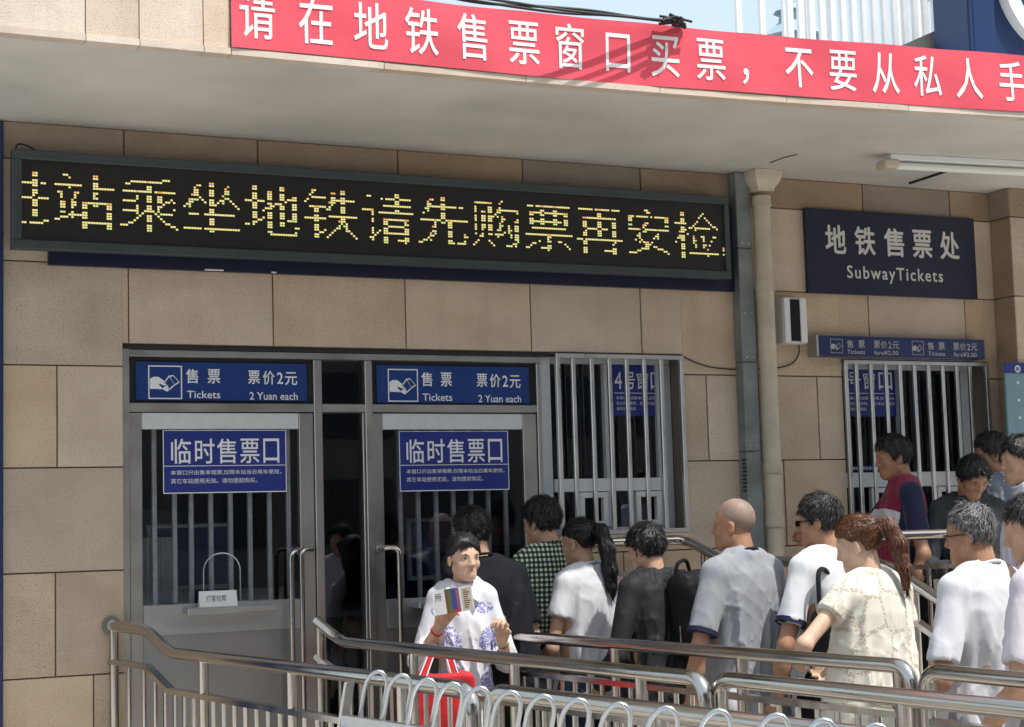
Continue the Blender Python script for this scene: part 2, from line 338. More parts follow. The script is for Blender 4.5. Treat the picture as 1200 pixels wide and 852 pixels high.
# ---------------------------------------------------------------- canopy
FP = [(-3.0, -1.335), (-1, -1.335), (1.0, -1.335), (2.0, -1.335), (2.9, -1.34), (3.5, -1.362), (4.16, -1.40), (4.8, -1.458), (5.48, -1.535), (6.2, -1.63), (7.2, -1.80), (9.0, -2.15)]
fxs = [p[0] for p in FP]; fys = [p[1] for p in FP]
def fy(x): return float(np.interp(x, fxs, fys))
def at_f(px, py, off=0.0):
    y = -1.4
    for _ in range(12):
        p = at_y(px, py, y); y = fy(p[0])-off
    return at_y(px, py, y)
ZF0 = ZSOF-.0; ZF1 = at_f(995, 50)[2]-.005
dense = sorted(set(list(np.linspace(-3, 9, 49))))
mb = MB()
for a, b in zip(dense, dense[1:]):
    ya, yb = fy(a)+.03, fy(b)+.03
    mb.add([(a, ya, ZF0), (b, yb, ZF0), (b, .6, ZF0), (a, .6, ZF0), (a, ya, ZF1-.01), (b, yb, ZF1-.01), (b, .6, ZF1-.01), (a, .6, ZF1-.01)],
           [(0, 3, 2, 1), (4, 5, 6, 7), (0, 1, 5, 4), (2, 3, 7, 6)])
can = mb.build('canopy', 'soffit', bld)
rf = box('roof', 'roof', XL-.3, XR, .61, 3.2, 3.45, ZF1-.1, bld)
# fascia tiles: joints seen at px 100, 238 left of the banner
fj = [-3, -2.45, -1.8, -1.1, -.45, .2, .62]+[at_f(q, 20)[0] for q in (100, 163, 238)]+[at_f(270, 30)[0]]
x = fj[-1]
while x < 8.9: x += .62; fj.append(x)
for a, b in zip(fj, fj[1:]):
    ya, yb = fy(a), fy(b)
    v = [(a+.002, ya, ZF0+.022), (b-.002, yb, ZF0+.022), (b-.002, yb+.028, ZF0+.022), (a+.002, ya+.028, ZF0+.022), (a+.002, ya, ZF1), (b-.002, yb, ZF1), (b-.002, yb+.028, ZF1), (a+.002, ya+.028, ZF1)]
    MB().add(v, [(0, 3, 2, 1), (4, 5, 6, 7), (0, 1, 5, 4), (1, 2, 6, 5), (2, 3, 7, 6), (3, 0, 4, 7)]).build('fascia_tile', 'stone_light', can)
    v = [(a+.0015, ya-.012, ZF0-.006), (b-.0015, yb-.012, ZF0-.006), (b-.0015, yb+.05, ZF0-.006), (a+.0015, ya+.05, ZF0-.006), (a+.0015, ya-.012, ZF0+.019), (b-.0015, yb-.012, ZF0+.019), (b-.0015, yb+.05, ZF0+.019), (a+.0015, ya+.05, ZF0+.019)]
    MB().add(v, [(0, 3, 2, 1), (4, 5, 6, 7), (0, 1, 5, 4), (1, 2, 6, 5), (2, 3, 7, 6), (3, 0, 4, 7)]).build('edge_trim', 'stone_light', can)
# ---------------------------------------------------------------- banner
bx0 = at_f(271.5, 30, .016)[0]; bz0 = at_f(900, 111, .016)[2]; bz1 = at_f(995, 50, .016)[2]+.004
ban = thing('banner', 'long red cloth banner with white Chinese lettering along the canopy edge', 'banner', (4, fy(4), bz0))
def ycloth(x, t): return fy(x)-.016-.0035*math.sin(x*5+t*3)-.0012*math.sin(x*13+t*5+2*math.sin(x*3))
mb = MB(); bxs = np.linspace(bx0, 7.6, 260); rows = 7; vv = []; ff = []
for i, x in enumerate(bxs):
    for j in range(rows):
        t = j/(rows-1); sag = .006*math.sin(x*3.1+1)*(1-t)+.004*math.sin(x*11)*(t)
        z = bz0+(bz1-bz0)*t+(sag if j in (0, rows-1) else 0)*.5
        vv.append((x, ycloth(x, t), z))
for i in range(len(bxs)-1):
    for j in range(rows-1):
        a = i*rows+j; ff.append((a, a+rows, a+rows+1, a+1))
cl = MB().add(vv, ff).build('cloth', 'banner', ban, True)
chars = '请在地铁售票窗口买票，不要从私人手'
cpx = [303, 371.5, 436, 495.5, 555, 616, 670, 726, 781, 834.5, 875, 939, 990.5, 1040, 1089, 1137.5, 1188]
cpy = [23, 24, 28, 36, 43, 47, 53, 60, 64, 68, 87, 78, 82, 87, 90, 93, 101]
zc = bz0+(bz1-bz0)*.515
let = Lets()
for c, px, py in zip(chars, cpx, cpy):
    p = at_f(px, np.interp(px, [303, 600, 900, 1200], [22, 52, 78, 100]), .03); xc = p[0]; tilt = math.atan2(fy(xc+.1)-fy(xc-.1), .2)
    v, f = text_mesh(c, .012)
    mn = v.min(0); mx_ = v.max(0)
    sx_, sz_ = .150, .205
    if c == '，': cx_, cz_ = (mn[0]+mx_[0])/2, .38
    else: cx_, cz_ = (mn[0]+mx_[0])/2, .38
    vs = []
    for q in v:
        dx = (q[0]-cx_)*sx_; dz = (q[1]-cz_)*sz_
        X_ = xc+dx*math.cos(tilt); vs.append((X_, ycloth(X_, (zc+dz-bz0)/(bz1-bz0))-.0020, zc+dz))
    lm = MB(); let.letters.append(lm); stamp(lm, vs, f, .0011)
let.build('lettering', 'banner_letter', ban)
# wires lying on the canopy edge
for k, (pts, r) in enumerate([([(500, -8), (560, 5), (640, 9), (700, 14), (745, 22), (800, 27)], .007), ([(545, 0), (600, 9), (660, 17), (720, 19), (770, 25), (803, 29)], .006), ([(470, -12), (590, 2), (650, 12), (735, 21), (790, 26)], .006)]):
    P_ = [at_f(a, b, .03+.02*k+max(0, 800-a)/100*.075)+np.array([0, 0, .004]) for a, b in pts]
    P_ = [P_[0]+(P_[0]-P_[2])*4+np.array([-.5, -.2, .5])]+bend(P_, .2)
    lab = ['thick black cable sagging along the top of the red banner', 'thin black cable just under the thick one on the banner', 'black cable hugging the banner top, highest at left']
    tag(tube('cable', 'rubber', P_, r, None, 8), lab[k], 'cable', 'cables on the canopy edge')
mb = MB(); c0 = at_f(790, 27, .06)
for k in range(7):
    a = [c0+np.array([random.uniform(-.08, .09), random.uniform(-.05, .03), random.uniform(-.012, .022)]) for _ in range(5)]
    mb.tube(bend(a, .05), .006, 7)
tag(mb.build('cable_knot', 'rubber', None, True), 'tangled knot of black cable on top of the red banner', 'cable')
# ---------------------------------------------------------------- LED board
YL = -.11
r = prect(14, 173, 858, 327, YL); LX0, LX1, LZ0, LZ1 = r
LZ1 = (at_y(14, 173, YL)[2]+at_y(856, 231, YL)[2])/2; LZ0 = (at_y(17, 291, YL)[2]+at_y(858, 327, YL)[2])/2
led = thing('led_sign', 'long black LED message board with yellow scrolling Chinese text', 'led sign', ((LX0+LX1)/2, -.05, LZ0))
fw = .042
box('housing', 'led_frame', LX0+.01, LX1-.01, YL+.03, -.002, LZ0+.01, LZ1-.01, led)
mb = MB()
for a in ((LX0, LX1, LZ1-fw, LZ1), (LX0, LX1, LZ0, LZ0+fw), (LX0, LX0+fw, LZ0+fw, LZ1-fw), (LX1-fw*.7, LX1, LZ0+fw, LZ1-fw)): mb.box(a[0], a[1], YL, YL+.05, a[2], a[3])
mb.build('frame', 'led_frame', led, bevel=.004)
box('screen', 'led_screen', LX0+fw*.9, LX1-fw*.6, YL+.014, YL+.035, LZ0+fw*.9, LZ1-fw*.9, led)
v, f = text_mesh('进站乘坐地铁请先购票再安检。', .006)
tri = []
for p in f:
    for i in range(1, len(p)-1): tri.append((p[0], p[i], p[i+1]))
T = v[np.array(tri)][:, :, :2]
NC = 24; G = np.zeros((NC, 14*NC), bool)
for t in T:
    mn = t.min(0); mx_ = t.max(0)
    i0 = max(0, int((mn[0])*NC)-1); i1 = min(14*NC-1, int(mx_[0]*NC)+1); j0 = max(0, int((mn[1]+.12)*NC)-1); j1 = min(NC-1, int((mx_[1]+.12)*NC)+1)
    if i1 < i0 or j1 < j0: continue
    gx, gy = np.meshgrid((np.arange(i0, i1+1)+.5)/NC, (np.arange(j0, j1+1)+.5)/NC-.12)
    def sg(a, b): return (gx-b[0])*(a[1]-b[1])-(a[0]-b[0])*(gy-b[1])
    d1, d2, d3 = sg(t[0], t[1]), sg(t[1], t[2]), sg(t[2], t[0])
    ins = ~(((d1 < 0) | (d2 < 0) | (d3 < 0)) & ((d1 > 0) | (d2 > 0) | (d3 > 0)))
    G[j0:j1+1, i0:i1+1] |= ins
K = np.zeros_like(G, dtype=int)
for i in range(G.shape[1]):
    j = 0
    while j < NC:
        if G[j, i]:
            e = j
            while e < NC and G[e, i]: e += 1
            n_ = e-j
            if n_ <= 3: K[e-1, i] = 1
            else:
                for q in range(j, e):
                    if (q % 4) != 0: K[q, i] = 1
                K[e-1, i] = 2; K[j, i] = 3
            j = e
        else: j += 1
# widen the uprights a little, as on the photographed board
wide = np.zeros_like(K)
for i in range(1, K.shape[1]):
    up = (K[:, i-1] > 0) & (K[:, i] == 0)
    tall = np.convolve((K[:, i-1] > 0).astype(int), np.ones(5), 'same') >= 3
    wide[:, i] = K[:, i]
pl = []
ptx = at_y(100, 240, YL)[0]                                   # centre of the second character
c13 = at_y(818, 278, YL)[0]
cw = (c13-ptx)/11; PL = cw/NC; chh = .262; PZ = chh/NC; zb = LZ0+(LZ1-LZ0)*.5-chh/2+.004
mb = MB(); sx0 = LX0+fw*.95; sx1 = LX1-fw*.66
for j in range(NC):
    for i in range(wide.shape[1]):
        if wide[j, i]:
            x = ptx-cw*1.5+(i+.5)*PL; z = zb+(j+.5)*PZ
            if x < sx0 or x > sx1: continue
            hw = PL*.43; hh = PZ*.37
            if wide[j, i] == 1 and random.random() < .04: continue
            mi = {1: 0, 2: 1, 3: 2}[wide[j, i]] if random.random() < .8 else 0
            mb.add([(x-hw, YL+.0125, z-hh), (x+hw, YL+.0125, z-hh), (x+hw, YL+.0125, z+hh), (x-hw, YL+.0125, z+hh)], [(0, 1, 2, 3)], mi)
tag(mb.build('lit_dots', ['led_y', 'led_r', 'led_g'], led), kind='stuff')
tube('cable_stub', 'rubber', bend([(LX0+.02, -.05, LZ1), (LX0+.03, -.06, LZ1+.035), (LX0+.08, -.05, LZ1+.03), (LX0+.12, -.04, LZ1+.005)], .03), .004, led, 6)
# blue strip behind the board
x0 = at_y(57, 300, -.03)[0]; x1 = at_y(860, 340, -.03)[0]; z0 = (at_y(60, 311, -.03)[2]+at_y(860, 341, -.03)[2])/2
s = thing('old_sign_strip', 'faded navy strip of an old sign showing below the LED board', 'sign', ((x0+x1)/2, -.01, z0))
box('panel', 'sign_navy', x0, x1, -.03, -.002, z0, LZ1-.03, s)
mb = MB()
for a, b_ in ((240, 262), (318, 324)):
    p = at_y(a, 317, -.031)[0]; q = at_y(b_, 318, -.031)[0]; box('paint_chip', 'letter_white', p, q, -.0315, -.0302, z0+.001, z0+.008, s)
# ================================================================== ticket doors
YD = .035
def fx(px, y=YD, py=560): return at_y(px, py, y)[0]
def fz(px, py, y=YD): return at_y(px, py, y)[2]
def rectpx(a, b, c, d, y=YD):
    x0, _, _ = at_y(a, (b+d)/2, y); x1, _, _ = at_y(c, (b+d)/2, y); z1 = at_y((a+c)/2, b, y)[2]; z0 = at_y((a+c)/2, d, y)[2]
    return x0, x1, z0, z1
front = tag(bpy.data.objects.new('door_frame', None)); COL.objects.link(front); front.parent = bld; front.matrix_parent_inverse = Matrix.Translation(bld.location).inverted()
zt = DZ1; ztb = (fz(150, 471)+fz(560, 475))/2; zbb = (fz(150, 482)+fz(560, 484))/2     # transom bar
U = [fx(151, py=450), fx(367.5, py=450), fx(377, py=450), fx(427.5, py=450), fx(436, py=450), fx(628.5, py=450), DX1, WX0]
def member(x0, x1, z0, z1, y0=YD, y1=.12, mt='steel_sheet', nm='frame_member'): return box(nm, mt, x0, x1, y0, y1, z0, z1, front, bevel=.003)
zh = zt-.055
member(DX0, U[0], 0, zt-.001, YD-.012); member(U[1], U[2], 0, zh, YD-.004); member(U[3], U[4], 0, zh, YD-.004); member(U[5], DX1, 0, zh, YD-.004, mt='steel_sheet')
member(DX1+.002, WX0+.012, WZ0-.2, zt-.002, YD+.012, .15, 'pvc_grey'); member(U[0], DX1, zh, zt-.022, YD-.006)
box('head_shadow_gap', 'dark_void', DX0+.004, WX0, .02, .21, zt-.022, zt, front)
for a, b_ in ((0, 1), (2, 3), (4, 5)): member(U[a], U[b_], zbb, ztb, YD-.002)
# narrow lights between the doors
box('pane', 'glass_dark', U[2], U[3], .075, .081, ztb, zh, front); box('pane', 'glass_dark', U[2], U[3], .075, .081, .1, zbb, front)
member(U[2]+.001, U[3]-.001, 0, .1)
member(U[3]-.012, U[3], .1, zbb, YD+.008)
def ticket_door(i, a, b_, glass0, glass1, bars, ctr_px, shelf, label):
    d = bpy.data.objects.new('ticket_door', None); COL.objects.link(d); d.parent = bld; d.matrix_parent_inverse = Matrix.Translation(bld.location).inverted(); d['label'] = label
    x0, x1 = U[a]+.003, U[b_]-.003; g0, g1 = fx(glass0), fx(glass1)
    zb1 = zbb-.004; zc1 = fz(ctr_px[0], ctr_px[1]); zc0 = fz(ctr_px[0], ctr_px[2])
    y0 = YD+.006; y1 = .085
    box('stile', 'steel_sheet', x0, g0, y0, y1, .01, zb1, d, bevel=.002); box('stile', 'steel_sheet', g1, x1, y0, y1, .01, zb1, d, bevel=.002)
    zs0 = (fz(260, 502.5) if i == 0 else fz(530, 503))
    box('top_rail', 'alu_light', g0+.001, g1-.001, y0+.004, y1, zs0, zb1, d, bevel=.002)
    box('counter_panel', 'alu', g0+.001, g1-.001, y0+.003, y1, zc0, zc1, d, bevel=.002)
    box('kick_panel', 'kick', g0+.001, g1-.001, y0+.012, y1-.01, .01, zc0, d)
    box('pane', 'glass', g0, g1, .068, .073, zc1, zs0, d)
    for px in bars:
        x = fx(px, .12); box('security_bar', 'bar_paint', x-.011, x+.011, .12, .142, zc1-.02, zbb, d, bevel=.003)
    sh = MB().box(fx(shelf[0]), fx(shelf[1]), YD-.09, YD+.012, zc1-.045, zc1-.016); sh.build('shelf', 'alu', d, bevel=.004)
    return d, zc1, zc0
d1, zc1, zc0 = ticket_door(0, 0, 1, 167, 352, [181, 204.6, 224, 247, 270, 292.7, 315.6, 338], (260, 706, 741), (213, 316), 'steel framed ticket door with open counter shelf and card')
d2, zc1b, _ = ticket_door(1, 4, 5, 450, 615, [469, 490, 511, 531, 552, 572, 592.5], (530, 699, 733), (480, 585), 'steel framed ticket door with a man in black at it')
def handle(d, px, top, bot, toward, out=.085):
    x = fx(px, YD-out); zt_ = at_y(px, top, YD-out)[2]; xb = fx(toward)
    tube('handle', 'steel_tube', bend([(xb, YD+.01, zt_-.012), (xb, YD-.045, zt_-.004), (x, YD-out, zt_), (x, YD-out, zt_-.9), (xb, YD-.03, zt_-.93), (xb, YD+.01, zt_-.93)], .06, 6), .0125, d, 12)
handle(d1, 340, 645, 760, 350); handle(d1, 352, 643, 770, 362); handle(d2, 466, 641, 760, 444)
# arch speak hole, stand and the small notice card on the shelf
mb = MB(); xa = fx(261); hw = .085
mb.tube([(xa-hw, .066, zc1+.001), (xa-hw, .066, zc1+.14)]+[(xa-hw*math.cos(t), .066, zc1+.14+hw*.95*math.sin(t)) for t in np.linspace(.15, math.pi-.15, 12)]+[(xa+hw, .066, zc1+.14), (xa+hw, .066, zc1+.001)], .0032, 8)
mb.build('speaking_arch', 'alu', d1, True)
mb = MB(); xa = fx(541); mb.tube([(xa-hw, .066, zc1b+.001), (xa-hw, .066, zc1b+.14)]+[(xa-hw*math.cos(t), .066, zc1b+.14+hw*.95*math.sin(t)) for t in np.linspace(.15, math.pi-.15, 12)]+[(xa+hw, .066, zc1b+.14), (xa+hw, .066, zc1b+.001)], .0032, 8)
mb.build('speaking_arch', 'alu', d2, True)
yc = YD-.035; x0, x1, z0, z1 = rectpx(233, 692, 277, 709, yc)
z0 = zc1-.0155; z1 = z0+.07
cdn = thing('notice_card', 'small white folded notice card standing on the ticket shelf', 'card', ((x0+x1)/2, yc, z0))
mb = MB(); mb.add([(x0, yc-.02, z0), (x1, yc-.02, z0), (x1, yc, z1), (x0, yc, z1), (x0, yc+.02, z0), (x1, yc+.02, z0)], [(0, 1, 2, 3), (3, 2, 5, 4), (0, 3, 4), (1, 5, 2), (0, 4, 5, 1)]).build('folded_card', 'paper', cdn)
mb = MB(); put_text(mb, '打票找零', x0+.03, x1-.05, z0+.022, z0+.05, 0)
mb.v = [(x, yc-.0215+.02*(z-z0)/(z1-z0), z) for x, y, z in mb.v]; tag(mb.build('small_print', 'letter_gray', cdn), kind='stuff')
# ---------------------------------------------------------------- transom signs
def hand_icon(mb, x0, x1, z0, z1, y):
    """hand holding two tickets, in a rounded square"""
    W = x1-x0; Hh = z1-z0
    def P(u, v): return (x0+u*W, y, z0+v*Hh)
    t = .035
    for a in ((0, 0, 1, t), (0, 1-t, 1, 1), (0, t, t, 1-t), (1-t, t, 1, 1-t)): mb.add([P(a[0], a[1]), P(a[2], a[1]), P(a[2], a[3]), P(a[0], a[3])], [(0, 1, 2, 3)])
    hand = [(.05, .30), (.05, .60), (.16, .66), (.30, .66), (.42, .58), (.52, .50), (.54, .42), (.46, .40), (.36, .45), (.30, .45), (.36, .37), (.42, .33), (.38, .29), (.24, .30)]
    mb.add([P(*q) for q in hand], [tuple(range(len(hand)))])
    for (a, b_, c, d_) in (((.47, .52), (.62, .72), (.80, .42), (.62, .26)), ((.62, .70), (.74, .72), (.93, .50), (.78, .40))):
        o = [np.array(q) for q in (a, b_, c, d_)]; ctr = sum(o)/4; inn = [ctr+(q-ctr)*.76 for q in o]
        mb.add([P(*q) for q in o+inn], [(0, 1, 5, 4), (1, 2, 6, 5), (2, 3, 7, 6), (3, 0, 4, 7)])
    mb.add([P(.40, .30), P(.56, .22), P(.64, .29), P(.52, .40)], [(0, 1, 2, 3)])
def transom_sign(r, label, a):
    x0, x1, z0, z1 = r
    s = thing('ticket_price_sign', label, 'sign', ((x0+x1)/2, .06, z0), 'price signs over the ticket doors')
    box('sign_box', 'dark_void', a[0], a[1], .066, .1, ztb, zh, s)
    box('sign_panel', 'light_blue', x0, x1, .054, .0655, z0, z1, s, bevel=.001)
    mb = Lets(); y = .0525
    ic = MB(); hand_icon(ic, *sub_rect(r, .07, .10, .262, .97), y); tag(ic.build('pictogram', 'letter_white', s), kind='stuff')
    for t, u0, u1, v0, v1, wgt in (('售', .285, .355, .18, .55, .012), ('票', .410, .482, .18, .55, .012), ('票', .648, .716, .20, .55, .012), ('价', .735, .805, .20, .56, .012), ('2', .820, .855, .24, .54, .012), ('元', .868, .94, .23, .57, .012)):
        put_text(mb, t, *sub_rect(r, u0, v0, u1, v1), y, wgt)
    put_text(mb, 'Tickets', *sub_rect(r, .29, .75, .482, .94), y, .006); put_text(mb, '2 Yuan each', *sub_rect(r, .655, .77, .942, .97), y, .006)
    mb.build('lettering', 'letter_white', s)
transom_sign(rectpx(159, 425, 359.5, 469.5, .054), 'blue ticket price sign above the door with the counter card', (U[0], U[1])); transom_sign(rectpx(441.5, 429, 620, 472.5, .054), 'blue ticket price sign above the door where the man in black stands', (U[4], U[5]))
# ---------------------------------------------------------------- posters inside the door glass
L1 = '本窗口只出售单程票,仅限本站当日乘车使用，'; L2 = '其它车站使用无效。请勿提前购买。'
def temp_poster(r, label):
    x0, x1, z0, z1 = r; y = .064
    s = thing('ticket_poster', label, 'poster', ((x0+x1)/2, y, z0), 'temporary ticket window posters')
    box('sheet', 'poster_blue', x0, x1, y, y+.0035, z0, z1, s)
    mb = MB()
    for a in ((0, 0, 1, .012), (0, .985, 1, 1), (0, .012, .006, .985), (.994, .012, 1, .985), (.01, .562, .99, .572)):
        q = sub_rect(r, *a); mb.box(q[0], q[1], y-.0012, y, q[2], q[3])
    mb.build('border', 'letter_white', s)
    mb = Lets(); us = [.065, .255, .432, .62, .81, .945]
    for c, u in zip('临时售票口', us): put_text(mb, c, *sub_rect(r, u, .14, u+(.155 if c != '口' else .13), .53), y-.002, .008)
    put_text(mb, L1, *sub_rect(r, .06, .635, .955, .71), y-.002, .002); put_text(mb, L2, *sub_rect(r, .06, .765, .755, .845), y-.002, .002)
    mb.build('lettering', 'letter_white', s)
temp_poster(rectpx(191, 504, 335.5, 577.5, .064), 'blue paper notice in the glass of the door with the counter card'); temp_poster(rectpx(468, 505, 596, 575, .064), 'blue paper notice in the glass above the man in black')
# ---------------------------------------------------------------- things dimly seen inside
s = thing('counter_desk', 'dim grey ticket counter behind the glass doors', 'counter', (2.6, .5, 0))
bw = thing('wall_poster', 'dim coloured poster on the back wall inside the ticket room', 'poster', (2.3, 2.58, 1.5))
for x_, w_, z_, h_, mt in ((1.75, .5, 1.35, .55, 'poster_blue'), (2.45, .35, 1.5, .45, 'paper'), (3.0, .5, 1.3, .6, 'red_tape')): box('sheet', mt, x_, x_+w_, 2.585, 2.595, z_, z_+h_, bw)
cb = thing('cabinet', 'dim grey cabinet standing inside behind the counter', 'cabinet', (2.0, 2.0, 0))
box('carcass', 'pvc_grey', 1.55, 2.35, 1.75, 2.15, .012, 1.75, cb); box('door', 'pvc_white', 1.56, 1.945, 1.735, 1.749, .05, 1.73, cb); box('door', 'pvc_white', 1.955, 2.34, 1.735, 1.749, .05, 1.73, cb)
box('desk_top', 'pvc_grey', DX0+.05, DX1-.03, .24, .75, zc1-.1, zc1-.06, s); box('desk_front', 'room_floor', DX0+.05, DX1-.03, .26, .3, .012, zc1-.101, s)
for i, (px, nm) in enumerate(((218, 'screen at the left door'), (515, 'screen at the right door'))):
    x = fx(px, .4); s = thing('monitor', 'dark '+nm+', seen dimly through the glass', 'monitor', (x, .4, zc1-.059))
    box('foot', 'black_gloss', x-.08, x+.08, .3, .48, zc1-.059, zc1-.045, s); box('stand', 'black_gloss', x-.02, x+.02, .38, .41, zc1-.046, zc1+.08, s)
    mo = box('casing', 'pvc_grey', x-.2, x+.2, .35, .38, zc1+.05, zc1+.36, s, bevel=.006); box('screen', 'sign_blue', x-.18, x+.18, .344, .349, zc1+.075, zc1+.34, s)
s = thing('curtain', 'pale grey curtain hanging inside at the left door edge', 'curtain', (fx(180, .28), .28, 1.0))
mb = MB(); n = 40; xa, xb = fx(162, .28), fx(207, .28)
vv = []
for i in range(n+1):
    x = xa+(xb-xa)*i/n; yy = .28+.018*math.sin(i*1.3)
    vv += [(x, yy, zc1-.03), (x, yy, zc1+.30), (x, yy+.012, zc1-.03), (x, yy+.012, zc1+.30)]
ff = []
for i in range(n):
    a = i*4; ff += [(a, a+4, a+5, a+1), (a+2, a+3, a+7, a+6), (a+1, a+5, a+7, a+3), (a, a+2, a+6, a+4)]
MB().add(vv, ff).build('fabric', 'pvc_white', s, True)
# ================================================================== barred windows
def barred_window(x0, x1, z0, z1, bars, label, mull, rail_px, leftgap=0.0, nm='ticket_window', small=True):
    d = bpy.data.objects.new(nm, None); COL.objects.link(d); d.parent = bld; d.matrix_parent_inverse = Matrix.Translation(bld.location).inverted(); d['label'] = label
    yg = -.012; t = .022
    for a in ((x0, x1, z1-t, z1), (x0, x1, z0, z0+t), (x0, x0+t, z0+t, z1-t), (x1-t, x1, z0+t, z1-t)): box('grille_frame', 'steel_bar', a[0], a[1], yg-.01, yg+.014, a[2], a[3], d, bevel=.002)
    for x in bars: box('security_bar', 'steel_bar', x-.011, x+.011, yg-.008, yg+.012, z0+t, z1-t, d, bevel=.003)
    y0, y1 = .12, .17; w_ = .035
    for a in ((x0, x1, z1-w_, z1), (x0, x1, z0, z0+w_), (x0, x0+w_+leftgap, z0+w_, z1-w_), (x1-.085, x1, z0+w_, z1-w_)): box('frame', 'pvc_grey', a[0], a[1], y0, y1, a[2], a[3], d, bevel=.003)
    rz1, rz0 = rail_px
    box('rail', 'pvc_white', x0+w_+leftgap+.001, x1-.086, y0-.012, y1-.01, rz0, rz1, d, bevel=.003)
    for mxx in mull: box('mullion', 'pvc_grey', mxx-.018, mxx+.018, y0-.006, y1, z0+w_, z1-w_, d, bevel=.003)
    edges = [x0+w_+leftgap]+[q for mxx in mull for q in (mxx-.018, mxx+.018)]+[x1-.085]
    for a, b_ in zip(edges[::2], edges[1::2]):
        box('pane', 'glass_dark', a, b_, .148, .152, rz1, z1-w_, d)
        if small:
            box('pane', 'glass_dark', a, b_, .148, .152, z0+w_, rz0, d)
            c = a+(b_-a)*.52; e = b_-.004; mb = MB(); q = .028; zb_, zt_ = z0+w_+.004, rz0-.004
            for s_ in ((c-.02, e, zt_-q, zt_), (c-.02, e, zb_, zb_+q), (c-.02, c-.02+q, zb_+q, zt_-q), (e-q, e, zb_+q, zt_-q)): mb.box(s_[0], s_[1], y0-.018, y0+.012, s_[2], s_[3])
            mb.build('hatch_frame', 'pvc_white', d, bevel=.002)
    box('sill', 'stone', x0-.01, x1+.01, -.02, .118, z0-.03, z0-.002, d)
    return d
gx = [fx(p, -.012, 425) for p in (671.5, 693, 714, 734, 754.5, 774.5)]
barred_window(WX0+.014, WX1-.004, WZ0+.002, DZ1-.008, gx, 'barred ticket window with white sliding frame between doors and drainpipe', [fx(712.5, .12, 500)], (fz(750, 560, .11), fz(750, 575, .11)))
gx = [fx(p, -.012, 428) for p in (1003, 1020, 1037.5, 1054, 1071, 1087.5, 1104, 1120.5, 1136)]
barred_window(VX0+.004, VX1-.004, VZ0+.002, VZ1-.004, gx, 'barred ticket window behind the man in the maroon polo shirt', [fx(1056, .12, 480)], (fz(1070, 553, .11), fz(1070, 570, .11)))
def window_poster(r, txt, us, lines, label, y=.142):
    x0, x1, z0, z1 = r
    s = thing('window_notice', label, 'notice', ((x0+x1)/2, y, z0))
    box('sheet', 'poster_blue', x0, x1, y, y+.003, z0, z1, s)
    mb = Lets()
    for c, (u0, u1) in zip(txt, us): put_text(mb, c, *sub_rect(r, u0, .14, u1, .47), y-.0015, .006)
    q = sub_rect(r, .02, .545, .98, .558); mb.add([(q[0], y-.0015, q[2]), (q[1], y-.0015, q[2]), (q[1], y-.0015, q[3]), (q[0], y-.0015, q[3])], [(0, 1, 2, 3)])
    for k, (t, u1) in enumerate(lines): put_text(mb, t, *sub_rect(r, .05, .615+k*.105, u1, .68+k*.105), y-.0015, .002)
    mb.build('lettering', 'letter_white', s)
LN = [('本窗口只出售单程票,仅限本站', .95), ('当日乘车使用，其它车站使用无', .95), ('请勿提前购买', .42)]
window_poster(rectpx(718.5, 428, 779, 487.5, .142), '4号窗口', [(.03, .17), (.22, .42), (.46, .68), (.73, .95)], LN, 'blue window number notice numbered 4 behind the bars')
window_poster(rectpx(988, 428, 1050.5, 488, .142), '号窗口', [(.10, .33), (.38, .60), (.67, .92)], LN, 'blue window number notice behind the bars, digit hidden')
r = rectpx(996, 546, 1041, 551.5, .142); s = thing('notice_strip', 'thin blue lettered strip low in the window beside the maroon polo', 'notice', (r[0], .14, r[2])); box('sheet', 'poster_blue', r[0], r[1], .140, .1425, r[2], r[3], s)
mb = MB(); put_text(mb, '请勿提前购买请勿提前购买', *sub_rect(r, .05, .2, .9, .8), .1385, .006); mb.build('lettering', 'letter_white', s)
# ================================================================== signs and fittings on the wall
r = rectpx(946, 246, 1144, 351, -.03); z1 = (fz(946, 246, -.03)+fz(1143, 254, -.03))/2; z0 = (fz(949, 343, -.03)+fz(1145, 350.5, -.03))/2; r = (r[0], fx(1143.5, -.03, 300), z0, z1)
s = thing('subway_tickets_sign', 'large navy Subway Tickets sign with silver letters over the right window', 'sign', ((r[0]+r[1])/2, -.02, z0))
box('panel', 'sign_navy', r[0], r[1], -.03, -.002, z0, z1, s, bevel=.002)
mb = Lets()
for c, u in zip('地铁售票处', (.107, .277, .448, .616, .782)): put_text(mb, c, *sub_rect(r, u, .19, u+.113, .52), -.0325, .022)
put_text(mb, 'SubwayTickets', *sub_rect(r, .222, .66, .787, .855), -.0325, .014)
mb.build('lettering', 'letter_silver', s)
r = rectpx(957, 393.5, 1154, 420, -.085); z1 = (fz(957, 393, -.085)+fz(1153, 398, -.085))/2; z0 = (fz(957, 416.5, -.085)+fz(1153, 421, -.085))/2; r = (r[0], min(r[1], PX-.01), z0, z1)
s = thing('ticket_fare_sign', 'narrow navy fare sign strip mounted above the right barred window', 'sign', ((r[0]+r[1])/2, -.04, z0))
box('sign_box', 'sign_blue', r[0]+.012, r[1], -.085, -.002, z0, z1, s, bevel=.003); box('end_cap', 'alu', r[0], r[0]+.0115, -.087, -.002, z0-.002, z1+.002, s)
mb = Lets()
